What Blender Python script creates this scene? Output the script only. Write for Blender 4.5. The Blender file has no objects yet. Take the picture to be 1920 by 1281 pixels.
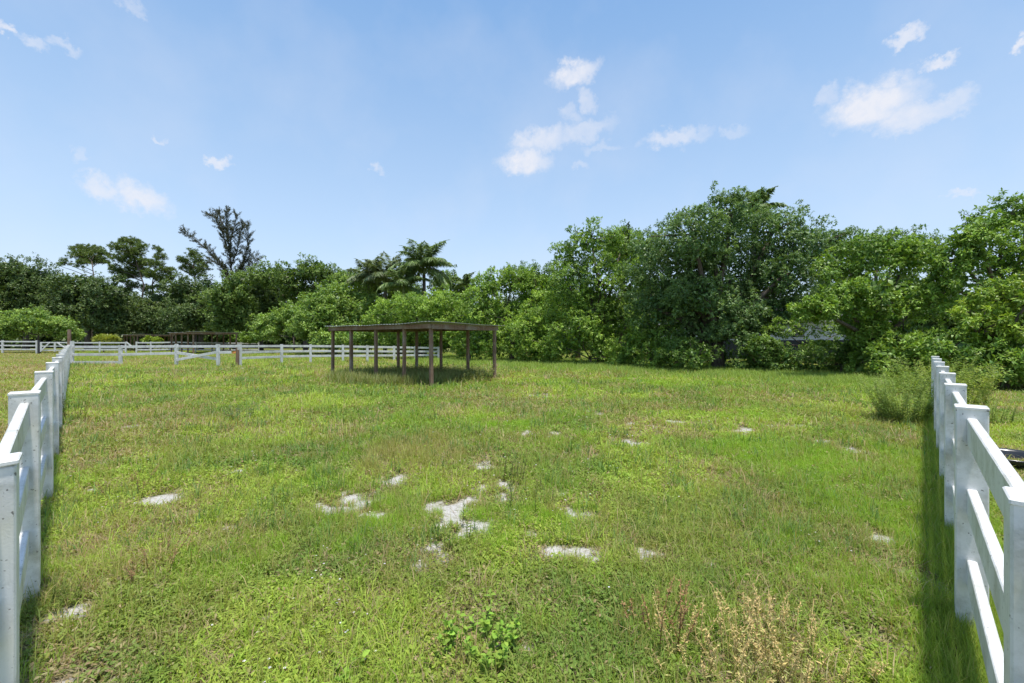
import bpy, math, numpy as np
from mathutils import Vector, Matrix

# ------------------------------------------------------------------ basics
scene = bpy.context.scene
COL = scene.collection
F, CX, HZ, CAMH = 805.0, 960.0, 637.0, 1.63      # focal length in photo pixels, principal column, horizon row, eye height
rng = np.random.default_rng(7)

def ground_pt(px, py):                            # photo pixel on flat ground -> metres
    y = F * CAMH / (py - HZ)
    return ((px - CX) / F * y, y)

def at_depth(px, py, y):
    return np.array([(px - CX) / F * y, y, CAMH - (py - HZ) / F * y])

_T = np.random.default_rng(3).random((256, 256))
def vnoise(x, y, s=0):
    x = np.asarray(x, float) + s * 17.31; y = np.asarray(y, float) + s * 9.77
    ix = np.floor(x).astype(int); iy = np.floor(y).astype(int)
    fx = x - ix; fy = y - iy
    fx = fx * fx * (3 - 2 * fx); fy = fy * fy * (3 - 2 * fy)
    a = _T[ix & 255, iy & 255]; b = _T[(ix + 1) & 255, iy & 255]
    c = _T[ix & 255, (iy + 1) & 255]; d = _T[(ix + 1) & 255, (iy + 1) & 255]
    return (a * (1 - fx) + b * fx) * (1 - fy) + (c * (1 - fx) + d * fx) * fy

def fbm(x, y, s=0, o=3):
    t = 0; a = .5; n = 0
    for k in range(o):
        t = t + a * vnoise(np.asarray(x) * 2 ** k, np.asarray(y) * 2 ** k, s + k); n += a; a *= .5
    return t / n

def sstep(a, b, x):
    t = np.clip((x - a) / (b - a), 0, 1)
    return t * t * (3 - 2 * t)

def terrain(x, y):
    return .05 * (fbm(np.asarray(x) * .9, np.asarray(y) * .9, 1) - .5) + .10 * (fbm(np.asarray(x) * .16, np.asarray(y) * .16, 5, 2) - .5)

# ------------------------------------------------------------------ object helpers
def tag(o, label=None, cat=None, group=None, kind=None):
    if label: o['label'] = label
    if cat: o['category'] = cat
    if group: o['group'] = group
    if kind: o['kind'] = kind
    return o

def empty(name, loc, label, cat, group=None):
    o = bpy.data.objects.new(name, None); COL.objects.link(o)
    o.empty_display_size = .3; o.location = Vector(loc)
    return tag(o, label, cat, group)

def link(name, me, mat, parent=None):
    o = bpy.data.objects.new(name, me); COL.objects.link(o)
    if mat: me.materials.append(mat)
    if parent: o.parent = parent
    return o

def tri_obj(name, V, T, C, mat, parent=None, off=None, smooth=False):
    """mesh of triangles from arrays; V in world metres, off = base of the thing"""
    V = np.asarray(V, np.float32)
    if off is not None: V = V - np.asarray(off, np.float32)
    T = np.asarray(T, np.int32)
    me = bpy.data.meshes.new(name)
    me.vertices.add(len(V)); me.vertices.foreach_set('co', V.ravel())
    me.loops.add(T.size); me.loops.foreach_set('vertex_index', T.ravel())
    me.polygons.add(len(T)); me.polygons.foreach_set('loop_start', np.arange(0, T.size, 3, dtype=np.int32))
    if smooth: me.polygons.foreach_set('use_smooth', np.ones(len(T), bool))
    me.update(calc_edges=True)
    if C is not None:
        a = me.attributes.new('col', 'FLOAT_COLOR', 'POINT')
        c4 = np.ones((len(V), 4), np.float32); c4[:, :3] = C
        a.data.foreach_set('color', c4.ravel())
    return link(name, me, mat, parent)

class Poly:
    """collects boxes / prisms / tubes in world metres, links them as ONE object"""
    def __init__(s): s.v = []; s.f = []
    def add(s, V, Fc):
        n = len(s.v); s.v += [tuple(map(float, p)) for p in V]; s.f += [tuple(i + n for i in f) for f in Fc]
    def box(s, c, ax, ay, az, hx, hy, hz, bev=0.0):
        c = np.array(c, float); ax, ay, az = (np.array(a, float) for a in (ax, ay, az))
        if bev <= 0:
            P = [c + i * hx * ax + j * hy * ay + k * hz * az for k in (-1, 1) for j in (-1, 1) for i in (-1, 1)]
            s.add(P, [(0, 2, 3, 1), (4, 5, 7, 6), (0, 1, 5, 4), (2, 6, 7, 3), (0, 4, 6, 2), (1, 3, 7, 5)]); return
        b = bev                                       # chamfered on every edge along az, and a chamfered top/bottom rim
        def ring(x, y, z):
            q = [(-x, -y + b), (-x + b, -y), (x - b, -y), (x, -y + b), (x, y - b), (x - b, y), (-x + b, y), (-x, y - b)]
            return [c + i * ax + j * ay + z * az for i, j in q]
        R = [ring(hx - b, hy - b, -hz), ring(hx, hy, -hz + b), ring(hx, hy, hz - b), ring(hx - b, hy - b, hz)]
        P = sum(R, []); Fc = [tuple(range(7, -1, -1)), tuple(range(24, 32))]
        for r in range(3):
            for i in range(8):
                j = (i + 1) % 8
                Fc.append((r * 8 + i, r * 8 + j, r * 8 + 8 + j, r * 8 + 8 + i))
        s.add(P, Fc)
    def beam(s, p, q, w, h, up=(0, 0, 1), bev=0.0):
        p = np.array(p, float); q = np.array(q, float); d = q - p; L = np.linalg.norm(d); d /= L
        u = np.array(up, float); sd = np.cross(d, u); sd /= np.linalg.norm(sd); u = np.cross(sd, d)
        s.box((p + q) / 2, sd, u, d, w / 2, h / 2, L / 2, bev)
    def tube(s, P, R, n=7):
        P = np.array(P, float); rings = []
        for i, p in enumerate(P):
            d = P[min(i + 1, len(P) - 1)] - P[max(i - 1, 0)]; d /= (np.linalg.norm(d) + 1e-9)
            a = np.cross(d, (0.31, 0.95, 0.1)); a /= np.linalg.norm(a); b = np.cross(d, a)
            rings.append([p + R[i] * (a * math.cos(t) + b * math.sin(t)) for t in np.linspace(0, 2 * math.pi, n, endpoint=False)])
        V = sum(rings, []); Fc = []
        for r in range(len(P) - 1):
            for i in range(n):
                j = (i + 1) % n; Fc.append((r * n + i, r * n + j, r * n + n + j, r * n + n + i))
        Fc.append(tuple(range(n - 1, -1, -1))); Fc.append(tuple(range((len(P) - 1) * n, len(P) * n)))
        s.add(V, Fc)
    def build(s, name, mat, parent=None, off=(0, 0, 0), smooth=False):
        me = bpy.data.meshes.new(name)
        o = np.array(off, float)
        me.from_pydata([tuple(np.array(p) - o) for p in s.v], [], s.f); me.update()
        if smooth: me.polygons.foreach_set('use_smooth', [True] * len(me.polygons))
        return link(name, me, mat, parent)

def copy_tree(o, parent=None):
    c = o.copy(); COL.objects.link(c); c.parent = parent
    for ch in [x for x in bpy.data.objects if x.parent == o]: copy_tree(ch, c)
    return c

# ------------------------------------------------------------------ materials
class NT:
    def __init__(s, name):
        s.m = bpy.data.materials.new(name); s.m.use_nodes = True; s.t = s.m.node_tree
        s.t.nodes.clear(); s.out = s.n('ShaderNodeOutputMaterial')
    def n(s, typ, **kw):
        nd = s.t.nodes.new(typ)
        for k, v in kw.items():
            if k in nd.inputs: nd.inputs[k].default_value = v
            else: setattr(nd, k, v)
        return nd
    def l(s, a, b): s.t.links.new(a, b)
    def noise(s, vec, scale, detail=4, rough=.6):
        nd = s.n('ShaderNodeTexNoise'); nd.inputs['Scale'].default_value = scale
        nd.inputs['Detail'].default_value = detail; nd.inputs['Roughness'].default_value = rough
        s.l(vec, nd.inputs['Vector']); return nd.outputs['Fac']
    def ramp(s, fac, stops):
        r = s.n('ShaderNodeValToRGB'); e = r.color_ramp.elements
        while len(e) < len(stops): e.new(.5)
        for i, (p, c) in enumerate(stops):
            e[i].position = p; e[i].color = (*c, 1) if len(c) == 3 else c
        s.l(fac, r.inputs[0]); return r.outputs[0]
    def mix(s, fac, a, b, mode='MIX'):
        m = s.n('ShaderNodeMix', data_type='RGBA', blend_type=mode)
        for sock, v in ((m.inputs[0], fac), (m.inputs[6], a), (m.inputs[7], b)):
            if isinstance(v, (int, float)): sock.default_value = v
            elif isinstance(v, tuple): sock.default_value = (*v, 1)
            else: s.l(v, sock)
        return m.outputs[2]
    def math(s, op, a, b=0.0):
        m = s.n('ShaderNodeMath', operation=op)
        for i, v in enumerate((a, b)):
            if isinstance(v, (int, float)): m.inputs[i].default_value = v
            else: s.l(v, m.inputs[i])
        return m.outputs[0]
    def bump(s, h, dist, strength=1.0):
        b = s.n('ShaderNodeBump'); b.inputs['Distance'].default_value = dist; b.inputs['Strength'].default_value = strength
        s.l(h, b.inputs['Height']); return b.outputs[0]

def leaf_mat(name, trans=.3, rough=.5, spec=.3):
    k = NT(name)
    a = k.n('ShaderNodeAttribute', attribute_name='col')
    p = k.n('ShaderNodeBsdfPrincipled'); p.inputs['Roughness'].default_value = rough
    p.inputs['Specular IOR Level'].default_value = spec
    k.l(a.outputs['Color'], p.inputs['Base Color'])
    t = k.n('ShaderNodeBsdfTranslucent')
    k.l(k.mix(1.0, a.outputs['Color'], (1.25, 1.25, .55), 'MULTIPLY'), t.inputs['Color'])
    m = k.n('ShaderNodeMixShader'); m.inputs[0].default_value = trans
    k.l(p.outputs[0], m.inputs[1]); k.l(t.outputs[0], m.inputs[2]); k.l(m.outputs[0], k.out.inputs[0])
    return k.m

def surf(name, build, rough=.6, spec=.3):
    k = NT(name); p = k.n('ShaderNodeBsdfPrincipled')
    p.inputs['Roughness'].default_value = rough; p.inputs['Specular IOR Level'].default_value = spec
    tc = k.n('ShaderNodeTexCoord')
    c, nrm = build(k, tc)
    k.l(c, p.inputs['Base Color'])
    if nrm is not None: k.l(nrm, p.inputs['Normal'])
    k.l(p.outputs[0], k.out.inputs[0]); return k.m

M_LEAF = leaf_mat('leaf', .30, .45, .35)
M_GRASS = leaf_mat('grass_blade', .35, .6, .2)
M_DRY = leaf_mat('dry_stalk', .2, .7, .15)

def scaled(k, tc, sx, sy, sz):
    m = k.n('ShaderNodeMapping'); m.inputs['Scale'].default_value = (sx, sy, sz)
    k.l(tc.outputs['Object'], m.inputs[0]); return m.outputs[0]

def b_vinyl(k, tc):
    o = tc.outputs['Object']
    big = k.noise(o, 2.3, 5, .65)
    streak = k.noise(scaled(k, tc, 30, 30, 2.2), 1.0, 4, .6)
    speck = k.noise(o, 55, 2, .5)
    c = k.ramp(big, [(.35, (.73, .725, .71)), (.7, (.62, .615, .60))])
    st = k.math('MULTIPLY', k.ramp(streak, [(.52, (0, 0, 0)), (.75, (.7, .7, .7))]), k.ramp(big, [(.45, (0, 0, 0)), (.6, (1, 1, 1))]))
    c = k.mix(st, c, (.33, .33, .28))
    sp_ = k.n('ShaderNodeSeparateXYZ'); k.l(o, sp_.inputs[0])
    gz = k.math('ADD', k.math('MULTIPLY', sp_.outputs[2], -2.6), k.math('MULTIPLY', k.noise(o, 9, 5, .7), 1.5))
    c = k.mix(k.ramp(gz, [(.30, (0, 0, 0)), (.9, (.85, .85, .85))]), c, (.27, .27, .18))
    c = k.mix(k.ramp(k.noise(o, 5, 6, .7), [(.48, (0, 0, 0)), (.68, (.75, .75, .75))]), c, (.36, .36, .30))
    c = k.mix(k.ramp(speck, [(.68, (0, 0, 0)), (.73, (.8, .8, .8))]), c, (.10, .09, .08))
    return c, k.bump(k.noise(o, 140, 2), .0006)
M_VINYL = surf('white_vinyl', b_vinyl, .42, .4)

def b_wood(k, tc):
    g = k.noise(scaled(k, tc, 45, 45, 2.5), 1.0, 5, .65)
    big = k.noise(tc.outputs['Object'], 1.7, 3)
    c = k.ramp(g, [(.3, (.115, .068, .046)), (.55, (.25, .16, .11)), (.8, (.38, .28, .21))])
    c = k.mix(k.ramp(big, [(.48, (0, 0, 0)), (.72, (.75, .75, .75))]), c, (.34, .295, .25))
    return c, k.bump(g, .004)
M_WOOD = surf('weathered_wood', b_wood, .8, .15)

def b_rawwood(k, tc):
    g = k.noise(scaled(k, tc, 30, 30, 6), 1.0, 4)
    return k.ramp(g, [(.3, (.35, .13, .04)), (.7, (.55, .27, .09))]), None
M_RAW = surf('splintered_wood', b_rawwood, .8, .1)

def b_metal(k, tc):
    n = k.noise(tc.outputs['Object'], 2.2, 5)
    c = k.ramp(n, [(.35, (.40, .41, .40)), (.6, (.30, .30, .29)), (.78, (.20, .14, .10))])
    return c, None
M_METAL = surf('galvanised_sheet', b_metal, .5, .5)

def b_bark(k, tc):
    n = k.noise(scaled(k, tc, 14, 14, 3), 1.0, 5)
    return k.ramp(n, [(.3, (.06, .045, .035)), (.7, (.20, .165, .135))]), k.bump(n, .03)
M_BARK = surf('bark', b_bark, .9, .1)

def b_house(k, tc):
    n = k.noise(tc.outputs['Object'], 1.1, 4)
    return k.ramp(n, [(.3, (.72, .72, .76)), (.7, (.62, .62, .66))]), None
M_HOUSE = surf('painted_render', b_house, .7, .2)
def plain(name, col, rough=.6, spec=.3, sc=6.0):
    def b(k, tc):
        n = k.noise(tc.outputs['Object'], sc, 4)
        return k.mix(k.math('MULTIPLY', n, .5), col, tuple(x * .55 for x in col)), None
    return surf(name, b, rough, spec)
M_DARK = plain('dark_plinth', (.035, .038, .045))
M_SHINGLE = plain('shingle', (.17, .16, .16))
M_GLASSY = plain('window_glass', (.03, .035, .04), .08, .6)
M_RUBBER = plain('black_rubber', (.022, .024, .028), .25, .6)

# ------------------------------------------------------------------ camera
cam = bpy.data.cameras.new('camera'); co = bpy.data.objects.new('camera', cam); COL.objects.link(co)
cam.sensor_width = 36; cam.lens = 36 * F / 1920; cam.clip_start = .05; cam.clip_end = 3000
cam.shift_y = -(640.5 - HZ) / 1920
co.location = (0, 0, CAMH); co.rotation_euler = (math.pi / 2, 0, 0)
scene.camera = co

# ------------------------------------------------------------------ light and sky
SUN_EL, SUN_DIR = math.radians(80), np.array([.5, -.866])
sv = Vector((SUN_DIR[0] * math.cos(SUN_EL), SUN_DIR[1] * math.cos(SUN_EL), math.sin(SUN_EL)))
sl = bpy.data.lights.new('sun', 'SUN'); so = bpy.data.objects.new('sun', sl); COL.objects.link(so)
sl.energy = 3.0; sl.angle = math.radians(3.0); sl.color = (1, .955, .88)
so.rotation_euler = sv.to_track_quat('Z', 'Y').to_euler(); so.location = (20, -15, 40)

CLOUDS = [  # px, py, half width, half height, tilt, density
 (1078,138,44,24,-.2,.85),(1102,186,26,16,.6,.5),(1075,215,26,15,0,.4),(1010,262,55,24,-.2,.7),(985,303,42,24,0,.9),(1092,246,62,20,-.15,.5),
 (1130,276,42,10,0,.3),(1262,258,55,15,0,.6),(1370,248,22,11,0,.3),(1638,195,78,40,0,.95),(1710,215,72,26,0,.7),(1782,192,48,24,0,.55),
 (1550,180,22,18,0,.4),(1697,68,26,17,0,.75),(1760,112,34,14,0,.75),(1912,82,18,12,0,.8),(1802,366,34,8,0,.5),(185,347,36,19,0,.65),
 (262,372,50,24,.3,.8),(403,302,19,9,0,.75),(298,254,14,7,0,.5),(147,287,14,14,0,.3),(65,80,24,14,0,.45),(120,82,27,11,0,.4),
 (15,56,17,10,0,.75),(705,318,10,8,0,.45),(252,8,22,13,0,.35),(1085,315,16,9,0,.35)]
def pix_dir(px, py):
    d = np.array([(px - CX) / F, 1.0, -(py - HZ) / F]); return d / np.linalg.norm(d)
world = bpy.data.worlds.new('World'); scene.world = world; world.use_nodes = True
wt = world.node_tree; wt.nodes.clear()
def wn(t, **kw):
    nd = wt.nodes.new(t)
    for k_, v in kw.items(): setattr(nd, k_, v)
    return nd
L = wt.links.new
wout = wn('ShaderNodeOutputWorld'); bg = wn('ShaderNodeBackground'); L(bg.outputs[0], wout.inputs[0])
sky = wn('ShaderNodeTexSky', sky_type='NISHITA', sun_disc=False)
sky.sun_elevation = SUN_EL; sky.sun_rotation = math.atan2(SUN_DIR[0], SUN_DIR[1])
sky.air_density = 1.0; sky.dust_density = .6; sky.ozone_density = 2.2
bg.inputs['Strength'].default_value = .15
tc = wn('ShaderNodeTexCoord'); gen = tc.outputs['Generated']
def wnoise(vec, sc, det, rough=.6, out='Color'):
    n = wn('ShaderNodeTexNoise'); n.inputs['Scale'].default_value = sc; n.inputs['Detail'].default_value = det
    n.inputs['Roughness'].default_value = rough; L(vec, n.inputs['Vector']); return n.outputs[out]
def wmath(op, a, b=0.0):
    m = wn('ShaderNodeMath', operation=op)
    for i, v in enumerate((a, b)):
        if isinstance(v, (int, float)): m.inputs[i].default_value = v
        else: L(v, m.inputs[i])
    return m.outputs[0]
def vmath(op, a, b, sc=None):
    m = wn('ShaderNodeVectorMath', operation=op)
    for i, v in enumerate((a, b)):
        if isinstance(v, tuple): m.inputs[i].default_value = v
        elif v is not None: L(v, m.inputs[i])
    if sc is not None: m.inputs['Scale'].default_value = sc
    return m.outputs[0]
w1 = vmath('SCALE', vmath('SUBTRACT', wnoise(gen, 30, 7, .64), (.5, .5, .5)), None, .075)
wv = vmath('ADD', gen, w1)
acc = None
for (px, py, rx, ry, tilt, den) in CLOUDS:
    c = pix_dir(px, py)
    hx = np.linalg.norm(pix_dir(px + rx, py) - pix_dir(px - rx, py)) / 2
    hz = np.linalg.norm(pix_dir(px, py + ry) - pix_dir(px, py - ry)) / 2
    f = Vector(c); r = f.cross(Vector((0, 0, 1))).normalized(); u = r.cross(f)
    r2 = r * math.cos(tilt) - u * math.sin(tilt); u2 = u * math.cos(tilt) + r * math.sin(tilt)
    R = Matrix((r2, f, u2)).transposed()
    mp = wn('ShaderNodeMapping', vector_type='TEXTURE')
    mp.inputs['Location'].default_value = c; mp.inputs['Rotation'].default_value = R.to_euler()
    mp.inputs['Scale'].default_value = (hx * 1.35, .5, hz * 1.35); L(wv, mp.inputs['Vector'])
    ln = wn('ShaderNodeVectorMath', operation='LENGTH'); L(mp.outputs[0], ln.inputs[0])
    mr = wn('ShaderNodeMapRange', interpolation_type='SMOOTHSTEP'); L(ln.outputs['Value'], mr.inputs['Value'])
    mr.inputs['From Min'].default_value = 1.15; mr.inputs['From Max'].default_value = .25
    mr.inputs['To Min'].default_value = 0; mr.inputs['To Max'].default_value = den
    acc = mr.outputs[0] if acc is None else wmath('MAXIMUM', acc, mr.outputs[0])
fine = wnoise(gen, 60, 5, .6, 'Fac')
mask = wmath('MULTIPLY', acc, wmath('ADD', .55, wmath('MULTIPLY', fine, .8)))
veil = wn('ShaderNodeMapRange'); L(wnoise(gen, 5, 5, .55, 'Fac'), veil.inputs['Value'])
veil.inputs['From Min'].default_value = .45; veil.inputs['From Max'].default_value = .8; veil.inputs['To Max'].default_value = .18
mask = wmath('MINIMUM', wmath('MAXIMUM', mask, veil.outputs[0]), .93)
mx = wn('ShaderNodeMix', data_type='RGBA'); L(mask, mx.inputs[0])
sx = wn('ShaderNodeSeparateXYZ'); L(gen, sx.inputs[0])
hr = wn('ShaderNodeValToRGB'); L(sx.outputs[2], hr.inputs[0]); he = hr.color_ramp.elements
he[0].position = 0; he[0].color = (.64, .75, .885, 1); he[1].position = .62; he[1].color = (.215, .40, .70, 1)
e_ = he.new(.22); e_.color = (.475, .64, .855, 1)
hs = vmath('SCALE', hr.outputs[0], None, 3.9)
m2 = wn('ShaderNodeMix', data_type='RGBA'); m2.inputs[0].default_value = .85; L(sky.outputs[0], m2.inputs[6]); L(hs, m2.inputs[7])
L(m2.outputs[2], mx.inputs[6])
CLOUD_COL = (3.05, 3.1, 3.35, 1)
mx.inputs[7].default_value = CLOUD_COL; L(mx.outputs[2], bg.inputs['Color'])
scene.cycles.max_bounces = 5; scene.cycles.diffuse_bounces = 3; scene.cycles.glossy_bounces = 1; scene.cycles.transmission_bounces = 3
scene.view_settings.view_transform = 'Standard'; scene.view_settings.look = 'None'
scene.view_settings.exposure = 0.92; scene.view_settings.gamma = 1

# ------------------------------------------------------------------ ground fields
SAND = [(652,936,45,18),(700,968,30,9),(742,897,29,11),(842,955,35,16),(872,940,30,9),(945,920,35,16),(925,864,29,11),(1077,945,16,18),
 (1095,962,20,9),(835,990,37,16),(885,996,37,13),(800,1048,35,23),(825,1012,16,10),(1015,1040,32,13),(1085,1042,32,13),(1205,1034,26,10),
 (1045,815,24,5),(995,815,14,5),(1105,775,20,4),(1200,797,22,5),(1258,790,16,4),(1385,806,30,3.5),(1610,848,22,7),(1555,828,30,5),(1640,812,10,5),
 (290,936,26,9),(97,1097,18,11),(58,1205,32,26),(120,1155,28,16),(1650,1015,30,9),(1020,742,22,3),(178,918,20,5),(120,1275,20,15),
 (930,1205,20,14),(1000,1210,10,8),(440,878,16,4),(1180,830,18,6),(1000,1000,20,7),(650,690,34,2.5),(320,690,24,2),(440,693,30,3),(250,800,30,4),(925,1000,16,6),
 (420,990,12,6),(560,1140,14,9),(500,1160,12,8),(1330,1060,14,8),(1480,800,40,3),(720,1120,14,8),(780,1190,12,9)]
DRYZ = [(760,850,120,40,.9),(870,900,60,25,.5),(250,800,130,34,.8),(290,960,90,70,.7),(330,920,60,40,.6),(1100,1010,110,40,.35),(1020,760,160,22,.6),(1290,800,150,20,.7),
 (180,860,100,45,.75),(150,690,90,12,.5),(250,680,60,8,.4),(300,1080,60,30,.45),(130,1230,80,40,.6),(470,790,110,14,.4),(1250,860,60,25,.3),(1740,1010,60,60,.35),
 (60,690,90,28,.6),(40,740,50,30,.3),(1870,760,40,20,.4),(1230,700,280,10,.1)]
LUSH = [(560,830,140,45,.8),(1480,880,180,45,.9),(1350,1000,160,60,.7),(1600,950,140,50,.7),(1030,800,90,14,.7),(900,800,50,8,.8),(710,990,36,14,.9),(1120,930,50,22,.9),(1210,905,60,20,.7),
 (1430,800,120,25,.6),(1300,720,420,16,.5),(1580,1080,120,50,.6),(400,1050,120,60,.4),(450,740,160,14,.6),(1400,850,180,30,.8),(1680,1000,80,80,.8),(1700,860,60,50,.6),(830,975,50,14,.4),(1000,960,60,16,.8)]
def to_ell(px, py, rx, ry):
    x, y = ground_pt(px, py)
    y0 = F * CAMH / (py + ry - HZ); y1 = F * CAMH / (max(py - ry, HZ + 6) - HZ)
    return x, y, rx / F * y, (y1 - y0) / 2
def zone(X, Y, lst, warp=.35):
    wx = X + warp * (fbm(X * 1.6, Y * 1.6, 11) - .5) * 2 * np.clip(Y / 6, .4, 3)
    wy = Y + warp * (fbm(X * 1.6, Y * 1.6, 23) - .5) * 2 * np.clip(Y / 6, .4, 4)
    out = np.zeros_like(X)
    for e in lst:
        x, y, rx, ry = to_ell(*e[:4]); a = e[4] if len(e) > 4 else 1
        d = np.sqrt(((wx - x) / rx) ** 2 + ((wy - y) / ry) ** 2)
        out = np.maximum(out, a * sstep(1.35, .35, d))
    return out
def left_line(Y): return -.30 - 1.0208 * Y            # line of the left fence, X as a function of Y
def right_line(Y): return .268 + .958 * Y
def fields(X, Y):
    sand = zone(X, Y, [(a_, b_, c_ * 1.3, d_ * 1.3) for a_, b_, c_, d_ in SAND], .22)
    sand = np.clip(sand * (.06 + 1.65 * sstep(.30, .74, fbm(X * 8, Y * 6, 35, 3))), 0, 1)
    sp = fbm(X * 2.6, Y * 2.6, 31, 3)
    sand = np.maximum(sand, .5 * sstep(.72, .84, sp) * (Y < 9))
    dry = np.clip(zone(X, Y, DRYZ, .5) + .55 * sstep(.50, .72, fbm(X * .55, Y * .55, 41, 4)) + .7 * sstep(.54, .68, fbm(X * 2.1, Y * 1.5, 44, 3)), 0, 1)
    dry = np.maximum(dry, .75 * zone(X, Y, [(a_, b_, c_ * 1.9, d_ * 1.9) for a_, b_, c_, d_ in SAND], .3))
    lush = np.clip(zone(X, Y, LUSH, .5) + .45 * sstep(.5, .72, fbm(X * .7, Y * .7, 51, 4)), 0, 1)
    dry = np.where(X < left_line(Y) - .1, np.clip(dry + .35, 0, 1), dry)
    # tall fresh growth in front of the tree line and round the shed
    along = (X - 15.4) * .62 + (Y - 16.8) * .785       # distance towards the tree line
    tall = sstep(-6.0, -1.5, along) * (X > -8) * (along < 6)
    shed = sstep(4.2, 1.5, np.hypot(X + 4.2, (Y - 17.8))) * .7
    return sand, dry, lush, tall, shed

# ------------------------------------------------------------------ ground sheet
def build_ground():
    t = np.linspace(-6.6, 6.6, 520); ax = 1.2 * np.sinh(t)
    X, Y = np.meshgrid(ax, ax + 3.0, indexing='ij'); n = len(t)
    Xf, Yf = X.ravel(), Y.ravel()
    Z = terrain(Xf, Yf) * sstep(120, 40, np.hypot(Xf, Yf))
    ok = (Yf > 1.0) & (Yf < 70)
    s = np.zeros_like(Xf); d = np.full_like(Xf, .3); l = np.full_like(Xf, .3); ta = np.zeros_like(Xf)
    q = fields(Xf[ok], Yf[ok]); s[ok], d[ok], l[ok], ta[ok] = q[:4]
    C = np.stack([.84 * s + .12, d, np.clip(l + .4 * ta, 0, 1)], 1)
    i, j = np.meshgrid(np.arange(n - 1), np.arange(n - 1), indexing='ij'); i, j = i.ravel(), j.ravel()
    a = i * n + j; b = a + n; c = b + 1; e = a + 1
    T = np.concatenate([np.stack([a, b, c], 1), np.stack([a, c, e], 1)])
    def bld(k, tc):
        at = k.n('ShaderNodeAttribute', attribute_name='col')
        sep = k.n('ShaderNodeSeparateColor'); k.l(at.outputs['Color'], sep.inputs[0])
        o = tc.outputs['Object']
        n1 = k.noise(o, 3.5, 6, .7); n2 = k.noise(o, 28, 5, .7); n3 = k.noise(o, .35, 4, .6); n4 = k.noise(o, 90, 3, .6)
        gr = k.ramp(n2, [(.3, (.065, .075, .025)), (.55, (.14, .16, .04)), (.75, (.24, .25, .075))])
        gl = k.ramp(n2, [(.3, (.065, .095, .02)), (.55, (.14, .20, .035)), (.75, (.25, .31, .065))])
        th = k.ramp(n2, [(.3, (.12, .095, .058)), (.55, (.22, .185, .115)), (.75, (.33, .285, .18))])
        c = k.mix(sep.outputs[2], gr, gl)
        df = k.math('ADD', k.math('MULTIPLY', sep.outputs[1], .75), k.math('MULTIPLY', k.math('SUBTRACT', n1, .5), 1.6))
        c = k.mix(k.ramp(df, [(.15, (0, 0, 0)), (.6, (.85, .85, .85))]), c, th)
        sandc = k.ramp(n4, [(.3, (.33, .315, .30)), (.7, (.56, .54, .515))])
        sf = k.math('ADD', sep.outputs[0], k.math('MULTIPLY', k.math('SUBTRACT', n2, .5), 1.5))
        sf = k.math('ADD', sf, k.math('MULTIPLY', k.math('SUBTRACT', n1, .5), 1.3))
        c = k.mix(k.ramp(sf, [(.30, (0, 0, 0)), (1.0, (.95, .95, .95))]), c, sandc)
        return c, k.bump(k.math('ADD', n2, k.math('MULTIPLY', n4, .4)), .012, .8)
    m = surf('meadow_soil', bld, .95, .05)
    o = tri_obj('ground', np.stack([Xf, Yf, Z], 1), T, C, m, smooth=True)
    tag(o, kind='structure')
build_ground()

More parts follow.
